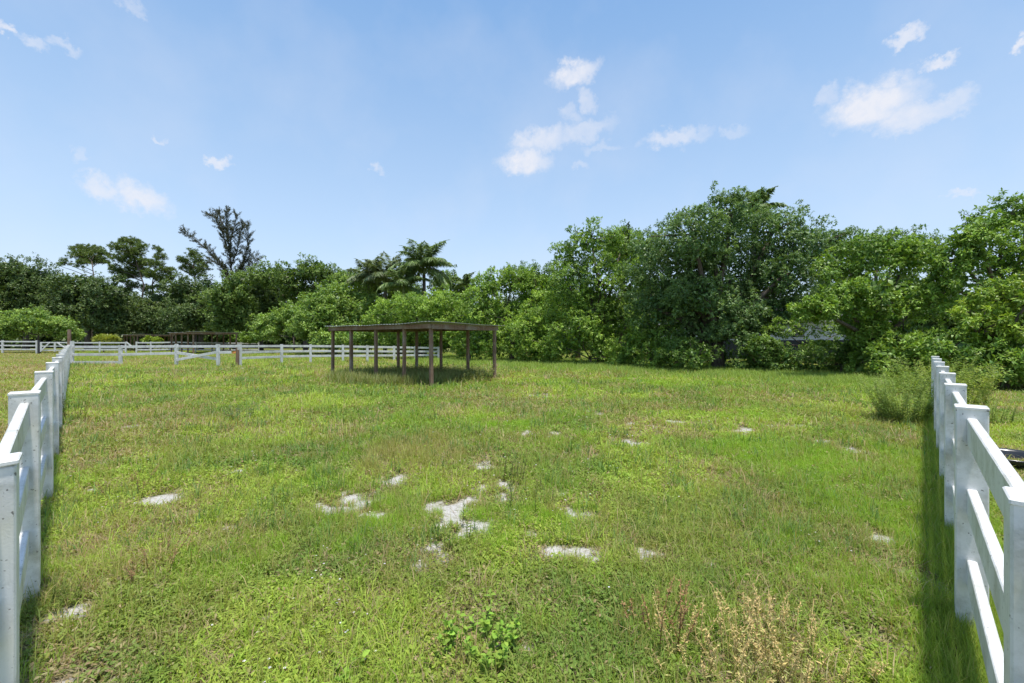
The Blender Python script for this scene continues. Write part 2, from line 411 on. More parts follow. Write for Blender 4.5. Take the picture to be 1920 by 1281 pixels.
# ------------------------------------------------------------------ blades and leaves (arrays)
def nrmz(v): return v / (np.linalg.norm(v, axis=-1, keepdims=True) + 1e-9)
def lerp(a, b, t): return np.asarray(a) * (1 - t) + np.asarray(b) * t
class Cloud:
    """many blade / leaf shaped faces gathered into one mesh"""
    def __init__(s): s.V = []; s.T = []; s.C = []; s.n = 0
    def put(s, P, tri, col):
        # P: (N,k,3), tri: (m,3), col: (N,3)
        N, k = P.shape[:2]
        base = s.n + np.arange(N)[:, None, None] * k
        s.V.append(P.reshape(-1, 3)); s.T.append((base + np.array(tri)[None]).reshape(-1, 3))
        s.C.append(np.repeat(col, k, 0)); s.n += N * k
    def blades(s, base, h, w, az, lean, curl, col):
        dh = np.stack([np.cos(az), np.sin(az), 0 * az], 1); sd = np.stack([-np.sin(az), np.cos(az), 0 * az], 1)
        up = np.array([0, 0, 1.])
        a1 = lean; a2 = lean + curl
        v1 = dh * np.sin(a1)[:, None] + up * np.cos(a1)[:, None]; v2 = dh * np.sin(a2)[:, None] + up * np.cos(a2)[:, None]
        mid = base + v1 * (h * .55)[:, None]; tip = mid + v2 * (h * .5)[:, None]
        W = (w / 2)[:, None]
        P = np.stack([base - sd * W, base + sd * W, mid - sd * W * .85, mid + sd * W * .85, tip], 1)
        s.put(P, [(0, 1, 3), (0, 3, 2), (2, 3, 4)], col)
    def leaves(s, base, axis, nor, Ln, Wd, col, fold=.25, droop=.15):
        axis = nrmz(axis); sd = nrmz(np.cross(axis, nor)); nn = np.cross(sd, axis)
        L_ = Ln[:, None]; W_ = Wd[:, None] / 2
        m = base + axis * L_ * .45
        P = np.stack([base, m - sd * W_ + nn * W_ * fold, m + sd * W_ + nn * W_ * fold, base + axis * L_ - nn * L_ * droop], 1)
        s.put(P, [(0, 2, 1), (1, 2, 3)], col)
    def leaves6(s, base, axis, nor, Ln, Wd, col, fold=.25, droop=.2):
        axis = nrmz(axis); sd = nrmz(np.cross(axis, nor)); nn = np.cross(sd, axis)
        L_ = Ln[:, None]; W_ = Wd[:, None] / 2
        a = base + axis * L_ * .28; b = base + axis * L_ * .66
        P = np.stack([base, a - sd * W_ * .9 + nn * W_ * fold, a + sd * W_ * .9 + nn * W_ * fold,
                      b - sd * W_ * .85 + nn * W_ * fold - nn * L_ * droop * .4, b + sd * W_ * .85 + nn * W_ * fold - nn * L_ * droop * .4,
                      base + axis * L_ - nn * L_ * droop, (a + b) / 2], 1)
        s.put(P, [(0, 2, 6), (0, 6, 1), (1, 6, 3), (2, 4, 6), (3, 6, 5), (6, 4, 5)], col)
    def build(s, name, mat, parent=None, off=None):
        return tri_obj(name, np.concatenate(s.V), np.concatenate(s.T), np.concatenate(s.C), mat, parent, off)

def jit(col, a=.18, r=rng):
    n = len(col)
    return np.clip(col * (1 + a * (r.random((n, 1)) * 2 - 1)) * (1 + .08 * (r.random((n, 3)) * 2 - 1)), 0, 1)

# ------------------------------------------------------------------ meadow cover
C_TURF, C_BRIGHT, C_OLIVE = (.145, .215, .036), (.20, .32, .030), (.20, .215, .060)
C_DRY, C_BROWN, C_LIME = (.34, .28, .14), (.20, .13, .075), (.23, .37, .035)
C_TURF, C_BRIGHT, C_OLIVE = (.21, .30, .050), (.27, .41, .042), (.30, .31, .085)
C_DRY, C_BROWN, C_LIME = (.44, .37, .19), (.28, .19, .11), (.30, .47, .05)
C_FRESH, C_BLUE = (.34, .44, .11), (.13, .20, .075)
def meadow():
    r = np.random.default_rng(21)
    NT_ = 165000
    # density per m2: constant to 3.6 m, then 1/d^2; uniform in X across the view
    y0, yk, y1 = 1.7, 3.6, 62.0
    A = (yk ** 2 - y0 ** 2) / 2 / yk ** 2; B = math.log(y1 / yk); u = r.random(NT_) * (A + B)
    Y = np.where(u < A, np.sqrt(y0 ** 2 + 2 * yk ** 2 * np.minimum(u, A)), yk * np.exp(np.maximum(u - A, 0)))
    X = (r.random(NT_) * 2 - 1) * 1.27 * (Y + .15)
    sand, dry, lush, tall, shed = fields(X, Y)
    keep = r.random(NT_) > np.clip(sand * 1.1, 0, .82) + .35 * dry * (Y < 14)
    X, Y, sand, dry, lush, tall, shed = (a[keep] for a in (X, Y, sand, dry, lush, tall, shed))
    n = len(X); lod = np.clip(Y / 3.6, 1, 5.0)
    fence_r = np.exp(-((X - right_line(Y)) / .28) ** 2) * (Y > 1.5) * (Y < 12)
    fence_l = .5 * np.exp(-((X - left_line(Y) - .02) / .12) ** 2) * (Y > 2) * (fbm(X * 1.3, Y * 1.3, 95, 2) > .55)
    u1 = r.random(n); u2 = r.random(n)
    inpad = (X > left_line(Y)) & (X < right_line(Y))
    patch = fbm(X * .9, Y * .9, 61, 3); patch2 = fbm(X * .8, Y * .8, 71, 3)
    # kinds: 0 turf, 1 broad leaf, 2 fine lime, 3 stalky dry, 4 tall fresh
    kind = np.zeros(n, int)
    pb = np.where(Y < 7, .42, .28) * sstep(.42, .60, patch) + .14
    kind[u1 < pb] = 1
    kind[(u1 > .97 - .6 * lush * sstep(.42, .58, patch2) * (X > -2.5)) | (u2 < .9 * fence_r) | (u2 < .8 * fence_l)] = 2
    kind[(u2 < .05 + .5 * dry * sstep(.4, .7, zone(X, Y, DRYZ[:2], .4))) & inpad] = 3
    kind[u2 < tall * .9] = 4
    kind[~inpad & (fence_r < .1)] = 0
    bx = Cloud()
    def cluster(idx, k, spread):
        m = np.repeat(idx, k); N = len(m)
        a = r.random(N) * 2 * math.pi; q = np.sqrt(r.random(N)) * spread * lod[m] ** .8
        x = X[m] + q * np.cos(a); y = Y[m] + q * np.sin(a)
        return m, np.stack([x, y, terrain(x, y)], 1), a, N
    def colour(m, base, dryk=1.0):
        c = lerp(np.asarray(base)[None], C_BRIGHT, (lush[m] * .55)[:, None] * r.random((len(m), 1)))
        yl = sstep(.45, .7, fbm(X[m] * .4, Y[m] * .4, 81, 3))[:, None]
        c = lerp(c, np.asarray(C_OLIVE)[None], np.clip(yl * .35 + .4 * dry[m][:, None], 0, .8))
        p3 = fbm(X[m] * 1.1, Y[m] * 1.1, 131, 3)[:, None]; p4 = fbm(X[m] * .7, Y[m] * .7, 141, 3)[:, None]
        c = lerp(c, np.asarray((.12, .22, .045))[None], .55 * sstep(.52, .68, p3)); c = lerp(c, np.asarray((.37, .48, .07))[None], .75 * sstep(.52, .66, p4))
        dd = r.random(len(m)) < np.clip(.12 + .55 * dry[m], 0, .8) * dryk
        c = np.where(dd[:, None], lerp(C_DRY, C_BROWN, r.random((len(m), 1)) * .8), c)
        return jit(c, .22, r)
    i0 = np.where(kind == 0)[0]; m, b, a, N = cluster(i0, 9, .035)
    tall_n = .55 + 1.1 * fbm(X[m] * 1.4, Y[m] * 1.4, 97, 3); long_ = 1 + 1.1 * (r.random(N) < .12)
    h = (.035 + .05 * r.random(N)) * (1 + .35 * (lod[m] - 1)) * tall_n * long_; w = (.0034 + .003 * r.random(N)) * lod[m]
    mow = np.where(inpad[m], 1, .6)
    bx.blades(b, h * mow, w, r.random(N) * 6.28, .25 + .75 * r.random(N), .5 + .6 * r.random(N), colour(m, C_TURF))
    i1 = np.where(kind == 1)[0]; near = i1[Y[i1] < 6.5]; far = i1[Y[i1] >= 6.5]
    for idx, fn, kk in ((near, bx.leaves6, 10), (far, bx.leaves, 9)):
        m, b, a, N = cluster(idx, kk, .04)
        az = r.random(N) * 6.28; el = .1 + .8 * r.random(N)
        ax = np.stack([np.cos(az) * np.cos(el), np.sin(az) * np.cos(el), np.sin(el)], 1)
        b[:, 2] += .005 + .04 * r.random(N) * lod[m] ** .5
        nor = nrmz(np.stack([r.normal(0, .35, N), r.normal(0, .35, N), np.ones(N)], 1))
        Ln = (.012 + .022 * r.random(N)) * lod[m] ** .9; Wd = Ln * (.34 + .26 * r.random(N))
        fn(b, ax, nor, Ln, Wd, colour(m, (.22, .33, .05), .45))
    i2 = np.where(kind == 2)[0]; m, b, a, N = cluster(i2, 22, .05)
    fr = np.maximum(fence_r, fence_l)[m]
    h = (.05 + .06 * r.random(N)) * (1 + .22 * (lod[m] - 1)) * (1 + .6 * fr); w = (.0018 + .0012 * r.random(N)) * lod[m]
    c = lerp(np.asarray(C_LIME)[None], np.asarray((.27, .34, .06))[None], np.clip(fr, 0, .8)[:, None])
    bx.blades(b, h, w, r.random(N) * 6.28, .05 + .55 * r.random(N), .1 + .5 * r.random(N), jit(c, .2, r))
    i3 = np.where(kind == 3)[0]; m, b, a, N = cluster(i3, 10, .06)
    h = (.10 + .14 * r.random(N)); w = (.0016 + .0014 * r.random(N)) * lod[m]
    c = lerp(np.asarray((.42, .37, .14))[None], np.asarray((.34, .37, .09))[None], r.random((N, 1)))
    bx.blades(b, h, w, r.random(N) * 6.28, .05 + .4 * r.random(N), .1 + .4 * r.random(N), jit(c, .2, r))
    i4 = np.where(kind == 4)[0]; m, b, a, N = cluster(i4, 11, .06)
    h = (.14 + .24 * r.random(N)) * (.5 + .5 * tall[m]); w = (.0022 + .002 * r.random(N)) * lod[m]
    c = lerp(np.asarray(C_FRESH)[None], np.asarray((.24, .35, .065))[None], r.random((N, 1)))
    bx.blades(b, h, w, r.random(N) * 6.28, .05 + .4 * r.random(N), .15 + .6 * r.random(N), jit(c, .2, r))
    # darker weed clumps standing in the turf
    k5 = np.where((u1 > .55) & (u2 > .984) & inpad & (Y > 3) & (Y < 28))[0]; m, b, a, N = cluster(k5, 26, .11)
    h = (.06 + .13 * r.random(N)) * (1 + .05 * Y[m]); w = (.004 + .003 * r.random(N)) * lod[m]
    c = lerp(np.asarray((.11, .20, .06))[None], np.asarray((.20, .31, .08))[None], r.random((N, 1)))
    bx.blades(b, h, w, r.random(N) * 6.28, .05 + .6 * r.random(N), .2 + .5 * r.random(N), jit(c, .25, r))
    # dead thatch lying on the bare and thin spots
    NL = 60000; YL = 1.8 + 12 * r.random(NL) ** 1.6; XL = (r.random(NL) * 2 - 1) * 1.15 * YL
    f5 = fields(XL, YL); ok = r.random(NL) < np.clip(.10 + .75 * f5[1] + .5 * f5[0] * (f5[0] < .9), 0, .85) * np.where(f5[0] > .75, .35, 1)
    XL, YL = XL[ok], YL[ok]; N = len(XL); b = np.stack([XL, YL, terrain(XL, YL) + .004 + .012 * r.random(N)], 1)
    c = lerp(np.asarray((.46, .39, .24))[None], np.asarray((.24, .17, .11))[None], r.random((N, 1)))
    bx.blades(b, .03 + .07 * r.random(N), (.0025 + .002 * r.random(N)) * np.clip(YL / 3.6, 1, 4), r.random(N) * 6.28, 1.25 + .3 * r.random(N), .1 * r.random(N), jit(c, .2, r))
    # unmown growth under and round the shed
    ks = np.where((shed > .25) & (u1 < .9))[0]; m, b, a, N = cluster(ks, 9, .07)
    h = .18 + .38 * r.random(N); w = (.003 + .002 * r.random(N)) * lod[m]
    c = lerp(np.asarray((.22, .28, .09))[None], np.asarray((.33, .29, .13))[None], r.random((N, 1)) ** 2)
    bx.blades(b, h, w, r.random(N) * 6.28, .05 + .5 * r.random(N), .1 + .5 * r.random(N), jit(c, .25, r))
    o = bx.build('grass', M_GRASS)
    tag(o, 'rough mixed green and straw grass covering the paddock', 'grass', kind='stuff')
    # small white blossoms on low plants
    k = 900; Yf = 2.0 + 9 * r.random(k) ** 1.3; Xf = (r.random(k) * 2 - 1) * 1.05 * Yf
    ok = (fbm(Xf * 1.1, Yf * 1.1, 91, 2) > .52) & (Xf > left_line(Yf) + .2) & (Xf < right_line(Yf) - .2)
    Xf, Yf = Xf[ok], Yf[ok]; k = len(Xf)
    m = np.repeat(np.arange(k), 5); N = len(m); az = np.tile(np.arange(5) * 1.2566, k) + np.repeat(r.random(k) * 6, 5)
    b = np.stack([Xf[m], Yf[m], terrain(Xf[m], Yf[m]) + .03 + .03 * np.repeat(r.random(k), 5)], 1)
    ax = np.stack([np.cos(az), np.sin(az), .35 + 0 * az], 1); nor = np.tile([[0, 0, 1.]], (N, 1)) + r.normal(0, .2, (N, 3))
    fl = Cloud(); Ln = np.full(N, .009) * np.clip(Yf[m] / 4, 1, 2)
    fl.leaves(b, ax, nor, Ln, Ln * .8, jit(np.tile([[.78, .74, .78]], (N, 1)), .1, r))
    tag(fl.build('flowers', M_DRY), 'tiny white flowers scattered among the low leaves', 'flowers', kind='stuff')
meadow()

# ------------------------------------------------------------------ white rail fences
UP = np.array([0, 0, 1.])
RAIL_Z = (-.125, -.515, -.905)                  # rail centres below post top
def post(parent, off, x, y, d, h, w=.127, cap=True, tilt=0.0, over=.0025):
    sd = np.array([-d[1], d[0], 0]); dv = np.array([d[0], d[1], 0])
    z0 = -.25
    p = Poly(); p.box((x, y, (h + z0) / 2), dv, sd, UP, w / 2, w / 2, (h - z0) / 2, .006)
    po = p.build('post', M_VINYL, parent, off)
    if cap:
        c = Poly(); t = math.sin(tilt)
        u = nrmz(UP + sd * t); s2 = nrmz(np.cross(u, dv)); d2 = np.cross(s2, u)
        c.box((x, y, h + .001 + abs(t) * .13), d2, s2, u, w / 2 + over, w / 2 + over, .009, .004)
        c.build('post_cap', M_VINYL, po, off)
    return po
def rail(parent, off, p, q, h=.145, w=.04):
    r_ = Poly(); r_.beam(p, q, w, h, bev=.005); return r_.build('rail', M_VINYL, parent, off)
def seg(parent, off, a, b, ha, hb, d, drops=RAIL_Z, w=.127):
    dv = np.array([d[0], d[1], 0])
    for dz in drops:
        rail(parent, off, np.array([a[0], a[1], ha + dz]) + dv * (w / 2 - .012), np.array([b[0], b[1], hb + dz]) - dv * (w / 2 - .012))

# left run, from the corner by the camera to the far corner of the paddock
dl = nrmz(np.array([-1.0208, 1.0])); drt = nrmz(np.array([.958, 1.0]))
corner = (-.008, -.288)
lf = empty('rail_fence', (corner[0], corner[1], 0), 'long white three-rail fence running away down the left edge of the paddock', 'fence')
offl = tuple(lf.location)
zs = [1.45] + [2.64 + 1.72 * i for i in range(15)]
pts = [(corner[0], corner[1], 1.30)] + [(left_line(z), z, 1.30) for z in zs]
pts[1] = (-1.765, 1.45, 1.205)
for i, (x, y, h) in enumerate(pts):
    post(lf, offl, x, y, dl, h, cap=True, tilt=.06 if i == 1 else 0, over=.007 if i == 1 else .0025)
for a, b in zip(pts[:-1], pts[1:]):
    seg(lf, offl, a, b, a[2], b[2], dl)
# right run
rf = empty('rail_fence', (right_line(1.08), 1.08, 0), 'dirt-speckled white three-rail fence running away down the right edge', 'fence')
offr = tuple(rf.location)
zs = [.15, 1.08] + [2.4 + 1.2 * i for i in range(7)]
pr = [(right_line(z) + (.038 if z == 1.08 else 0), z, 1.222 if z < 1.2 else 1.25) for z in zs]
for i, (x, y, h) in enumerate(pr): post(rf, offr, x, y, drt, h)
for a, b in zip(pr[:-1], pr[1:]): seg(rf, offr, a, b, a[2], b[2], drt)

# back run (posts read one by one: column, foot row, top row)
def bp(px, base, top):
    x, y = ground_pt(px, base); return (x, y, CAMH - (top - HZ) / F * y)
BK = [bp(135, 684.5, 640), bp(226, 687, 648), bp(331, 687, 645.5), bp(409, 688.5, 646), bp(450, 688, 646)]
BK2 = [bp(450, 688, 646), bp(528, 683, 646), bp(582.5, 681, 646.3), bp(643, 680, 647), bp(688.6, 679, 648), bp(739, 677.5, 649), bp(779, 676.5, 649.8), bp(822, 675.5, 650.5)]
bf = empty('rail_fence', (BK[0][0], BK[0][1], 0), 'white rail fence across the back left with a missing bottom rail', 'fence')
offb = tuple(bf.location)
def dirn(a, b): return nrmz(np.array([b[0] - a[0], b[1] - a[1]]))
def rl(parent, off, a, b, ya, yb, h=.15):
    """rail from post a to post b with its centre on the given photo rows"""
    d = dirn(a, b); dv = np.array([d[0], d[1], 0])
    za = CAMH - (ya - HZ) / F * a[1]; zb = CAMH - (yb - HZ) / F * b[1]
    return rail(parent, off, np.array([a[0], a[1], za]) + dv * .05, np.array([b[0], b[1], zb]) - dv * .05, h)
for i in range(3): post(bf, offb, *BK[i][:2], dirn(BK[0], BK[1]), BK[i][2], .15)
rl(bf, offb, BK[0], BK[1], 650.8, 650.8); rl(bf, offb, BK[0], BK[1], 665, 665); rl(bf, offb, BK[0], BK[1], 679.5, 679.5)
rl(bf, offb, BK[1], BK[2], 650.5, 649.7); rl(bf, offb, BK[1], BK[2], 665, 662.5)
gt = empty('farm_gate', (BK[2][0], BK[2][1], 0), 'white gate section with crossed braces in the back fence', 'gate')
offg = tuple(gt.location)
rl(gt, offg, BK[2], BK[3], 649.7, 649.7)
a = rl(gt, offg, BK[2], BK[3], 661.5, 673.5, .16); a.name = 'brace'
dg = dirn(BK[2], BK[3]); nrm_ = np.array([-dg[1], dg[0], 0]) * .045
A_ = (BK[2][0] - nrm_[0], BK[2][1] - nrm_[1], 0); B_ = (BK[3][0] - nrm_[0], BK[3][1] - nrm_[1], 0)
b_ = rl(gt, offg, A_, B_, 675, 660.5, .15); b_.name = 'brace'
post(gt, offg, *BK[3][:2], dirn(BK[2], BK[3]), BK[3][2], .15)
b2 = empty('rail_fence', (BK[4][0], BK[4][1], 0), 'white three-rail fence behind the open shed, ending in the bushes', 'fence')
off2 = tuple(b2.location)
rl(b2, off2, BK[3], BK[4], 649.5, 649.5)
pbrk = (BK[3][0] * .35 + BK[4][0] * .65, BK[3][1] * .35 + BK[4][1] * .65)
rl(b2, off2, BK[3], pbrk, 661, 660.7)
for i, q in enumerate(BK2): post(b2, off2, *q[:2], dirn(BK2[min(i, 6)], BK2[min(i, 6) + 1]), q[2], .15)
for a, b in zip(BK2[:-1], BK2[1:]):
    ta, tb = HZ + (CAMH - a[2]) * F / a[1], HZ + (CAMH - b[2]) * F / b[1]
    ha, hb = F / a[1], F / b[1]
    for k_ in (.11, .46, .80):
        sa = a[2] / 1.3; sb = b[2] / 1.3
        rl(b2, off2, a, b, ta + k_ * ha * sa, tb + k_ * hb * sb, .14)
# wooden posts and a splintered rail end
def wood_post(px, base, top, w, label):
    x, y, h = bp(px, base, top)
    p = Poly(); p.tube([(x, y, -.3), (x, y, .3), (x + .01, y, h * .6), (x + .015, y, h)], [w * .52, w * .5, w * .48, w * .46], 9)
    o = p.build('wooden_post', M_WOOD, None, (x, y, 0)); o.location = (x, y, 0); return tag(o, label, 'post')
wood_post(129.5, 684, 618, .20, 'tall weathered brown wooden post at the far left corner of the paddock')
wood_post(445, 688.5, 656, .19, 'short reddish brown wooden post beside the broken rail')
w_ = Poly(); pa = np.array([pbrk[0], pbrk[1], CAMH - (660.8 - HZ) / F * pbrk[1]]); pb_ = np.array([BK[4][0], BK[4][1], CAMH - (659.5 - HZ) / F * BK[4][1]])
q_ = pa + (pb_ - pa) * .62
w_.add([pa + (0, 0, .06), pa - (0, 0, .07), pa + (q_ - pa) * .6 - (0, .02, .10), q_ - (0, .03, .02), q_ + (0, 0, .07), pa + (q_ - pa) * .45 + (0, .03, .05),
        pa + (0, .05, .06), pa + (0, .05, -.07), q_ + (0, .04, 0)],
       [(0, 1, 2, 3, 4, 5), (6, 0, 5), (6, 7, 1, 0), (7, 8, 2, 1), (8, 3, 2), (8, 4, 3), (6, 5, 4, 8), (6, 8, 7)])
o_ = w_.build('broken_board', M_RAW, None, tuple(pa)); o_.location = tuple(pa)
tag(o_, 'splintered orange end of a broken board between fence and short post', 'board')

# far fences
def line_fence(name, label, posts, drops, w=.15, start=None, cap=True):
    e = empty(name, (posts[0][0], posts[0][1], 0), label, 'fence'); of = tuple(e.location)
    for i, q in enumerate(posts):
        j = min(i, len(posts) - 2); post(e, of, *q[:2], dirn(posts[j], posts[j + 1]), q[2], w, cap=cap)
    for a, b in zip(posts[:-1], posts[1:]):
        d = dirn(a, b)
        for dz in drops: 
            dv = np.array([d[0], d[1], 0])
            rail(e, of, np.array([a[0], a[1], a[2] + dz]) + dv * .05, np.array([b[0], b[1], b[2] + dz]) - dv * .05, .15)
    return e, of
def fp(px, y, top): return ((px - CX) / F * y, y, CAMH - (top - HZ) / F * y)
FA = [fp(-190, 50, 638), fp(-125, 50, 638), fp(-60, 50, 638), fp(5, 50, 638), fp(69, 50, 638.3)]
line_fence('rail_fence', 'distant white three-rail fence at the far left, ending at a dark gate post', FA, (-.16, -.62, -1.07))
d_ = fp(73.5, 50, 638); p = Poly(); p.tube([(d_[0], d_[1], -.2), (d_[0], d_[1], 1.56)], [.13, .12], 8)
o = p.build('gate_post', M_DARK, None, (d_[0], d_[1], 0)); o.location = (d_[0], d_[1], 0); tag(o, 'slim dark gate post at the end of the distant left fence', 'post')
ga, gb = fp(77, 50, 639.5), fp(131, 50, 639.5)
g2 = empty('farm_gate', (ga[0], ga[1], 0), 'distant white gate with two diagonal braces, left of the tall wooden post', 'gate'); o2 = tuple(g2.location)
gm = fp(103, 50, 639.5)
for q in (ga, gm, gb):
    p = Poly(); p.box((q[0], q[1], .78), (1, 0, 0), (0, 1, 0), UP, .09, .05, .56, .01); p.build('upright', M_VINYL, g2, o2)
for z in (1.29, .87, .40):
    p = Poly(); p.beam((ga[0] + .09, 50.02, z), (gb[0] - .09, 50.02, z), .06, .13); p.build('rail', M_VINYL, g2, o2)
for x0, z0, x1, z1 in ((ga[0] + .1, .35, gm[0] - .55, 1.3), (gm[0] + .3, 1.3, gb[0] - .1, .4)):
    p = Poly(); p.beam((x0, 49.93, z0), (x1, 49.93, z1), .05, .13); p.build('brace', M_VINYL, g2, o2)
FB = [fp(138, 51, 641), fp(187, 51, 641), fp(236, 51, 641)]
e, of = line_fence('rail_fence', 'distant white two-rail fence with a slanted end board, beyond the paddock corner', FB, (-.12, -.95), .13)
q = FB[-1]; p = Poly(); p.beam((q[0] + .05, q[1], q[2] - .05), (q[0] + .95, q[1], q[2] - .75), .05, .14); p.build('brace', M_VINYL, e, of)
FC = [fp(256, 51, 641), fp(283, 51, 641), fp(331, 51, 640), fp(367, 51, 641), fp(405, 52, 641.5), fp(445, 53, 642), fp(485, 54, 642)]
line_fence('rail_fence', 'distant white two-rail fence in front of the far open sheds', FC, (-.12, -.95), .13)

# ------------------------------------------------------------------ open-sided sheds
def open_shed(label, corner, group='open timber sheds'):
    """near corner at `corner`; long side runs left and away, short side right and away"""
    root = empty('open_shed', (corner[0], corner[1], 0), label, 'shed', group)
    lx = nrmz(np.array([-4.86, 3.6, 0])); sx = nrmz(np.array([2.04, 2.9, 0])); LL, SL, H = 6.05, 3.52, 2.16
    fr = [.0, .235, .505, .775, 1.0]
    r = np.random.default_rng(5)
    for row in (0, 1):
        for t in ([0, .24, .51, .78, 1] if row else fr):
            c = lx * LL * t + sx * SL * row
            w = .052 + .007 * r.random(); ln = r.normal(0, .012, 2)
            p = Poly(); b = np.array([c[0], c[1], -.3]); tp = np.array([c[0] + ln[0], c[1] + ln[1], H - .005])
            p.beam(b, tp, w * 2, w * 2, up=tuple(sx), bev=.012); p.build('post', M_WOOD, root)
    for row in (0, 1):
        c = sx * (SL * row + (-.115 if row == 0 else .115))
        p = Poly(); p.beam(c - lx * .1 + UP * (H - .075), c + lx * (LL + .1) + UP * (H - .075), .045, .15); p.build('beam', M_WOOD, root)
    for t in (0, 1):
        c = lx * (LL * t + (-.115 if t == 0 else .115))
        p = Poly(); p.beam(c - sx * .085 + UP * (H - .085), c + sx * (SL + .085) + UP * (H - .085), .045, .17); p.build('beam', M_WOOD, root)
    for t in (.235, .505, .775):
        c = lx * LL * t
        p = Poly(); p.beam(c + sx * .0 + UP * (H - .06), c + sx * SL + UP * (H - .06), .045, .11); p.build('rafter', M_WOOD, root)
    # corrugated sheet, sagging a little
    nu, nv = 190, 9; ov = .28
    U = np.linspace(-ov, LL + .14, nu); Vv = np.linspace(-.3, SL + .35, nv)
    P = []
    for z_ in (0, .012):
        for u in U:
            for v in Vv:
                z = H + .016 + .006 * math.sin(u * 2 * math.pi / .17) + .009 * math.sin(u * 1.1 + .8) + .005 * math.sin(v * 2.2) + .006 * math.sin(u * 3.3 + v) + .055 * max(0., 1 - max(u, 0.) / 1.5) ** 2 * max(0., 1 - max(v, 0.) / 2.5) + z_
                P.append(lx * u + sx * v + UP * z)
    Fc = []; n = nu * nv
    for i in range(nu - 1):
        for j in range(nv - 1):
            a = i * nv + j; q = (a, a + 1, a + nv + 1, a + nv)
            Fc.append(q); Fc.append(tuple(n + k for k in q[::-1]))
    rim = [i * nv for i in range(nu)] + [(nu - 1) * nv + j for j in range(1, nv)] + [i * nv + nv - 1 for i in range(nu - 2, -1, -1)] + [j for j in range(nv - 2, 0, -1)]
    for i, k in enumerate(rim):
        m_ = rim[(i + 1) % len(rim)]; Fc.append((k, m_, n + m_, n + k))
    p = Poly(); p.add(P, Fc); p.build('roof', M_METAL, root)
    return root
shed = open_shed('open-sided brown timber shed with a flat metal roof standing in the paddock', ground_pt(809, 727))
s2_ = copy_tree(shed); s2_.location = (-34.5, 46.5, 0); s2_.scale = (1.2, 1.2, 1.12)
s2_['label'] = 'distant open shed with pale roof and thin posts behind the crossed gate'
s3_ = copy_tree(shed); s3_.location = (-50.6, 58, 0); s3_.scale = (1.1, 1.1, 1.06)
s3_['label'] = 'farthest low open shed, half hidden behind yellow-green shrubs'

# black rubber tub lying beyond the right fence
x0, y0 = 6.45, 5.55
p = Poly(); prof = [(.30, .0), (.36, .12), (.385, .15), (.40, .15), (.405, .14), (.40, .12), (.34, .03), (.0, .02)]
V = []; Fc = []; n = 28
for r_, z in prof:
    for t in np.linspace(0, 2 * math.pi, n, endpoint=False): V.append((x0 + max(r_, .002) * math.cos(t) * 1.05, y0 + max(r_, .002) * math.sin(t), z))
prof_in = len(prof)
for k in range(prof_in - 1):
    for i in range(n):
        j = (i + 1) % n; Fc.append((k * n + i, k * n + j, (k + 1) * n + j, (k + 1) * n + i))
p.add(V, Fc); o = p.build('feed_tub', M_RUBBER, None, (x0, y0, 0), smooth=True); o.location = (x0, y0, 0)
tag(o, 'shallow black rubber feed tub on the grass outside the right fence', 'tub')

# ------------------------------------------------------------------ house glimpsed through the trees
hy = 33.0
hx0, hx1 = (1305 - CX) / F * hy, (1650 - CX) / F * hy
hc = ((hx0 + hx1) / 2, hy + 4, 0); hw = (hx1 - hx0) / 2
h = empty('house', hc, 'low pale house glimpsed through gaps under the big tree', 'house')
p = Poly(); p.box((hc[0], hc[1], 2.30), (1, 0, 0), (0, 1, 0), UP, hw, 4, .70); p.build('wall', M_HOUSE, h, hc)
p = Poly(); p.box((hc[0], hc[1], .78), (1, 0, 0), (0, 1, 0), UP, hw + .03, 4.03, .82); p.build('plinth', M_DARK, h, hc)
p = Poly(); e_ = .5; z0 = 3.001
p.add([(hx0 - e_, hy - e_, z0), (hx1 + e_, hy - e_, z0), (hx1 + e_, hy + 8 + e_, z0), (hx0 - e_, hy + 8 + e_, z0), (hx0 + 3, hy + 4, 4.3), (hx1 - 3, hy + 4, 4.3)],
      [(0, 3, 2, 1), (0, 1, 5, 4), (2, 3, 4, 5), (1, 2, 5), (3, 0, 4)]); p.build('roof', M_SHINGLE, h, hc)
for fx in (.2, .55, .85):
    x = hx0 + (hx1 - hx0) * fx
    p = Poly(); p.box((x, hy - .03, 2.25), (1, 0, 0), (0, 1, 0), UP, .55, .05, .5); w_o = p.build('window', M_HOUSE, h, hc)
    p = Poly(); p.box((x, hy - .075, 2.25), (1, 0, 0), (0, 1, 0), UP, .48, .02, .43); p.build('pane', M_GLASSY, w_o, hc)

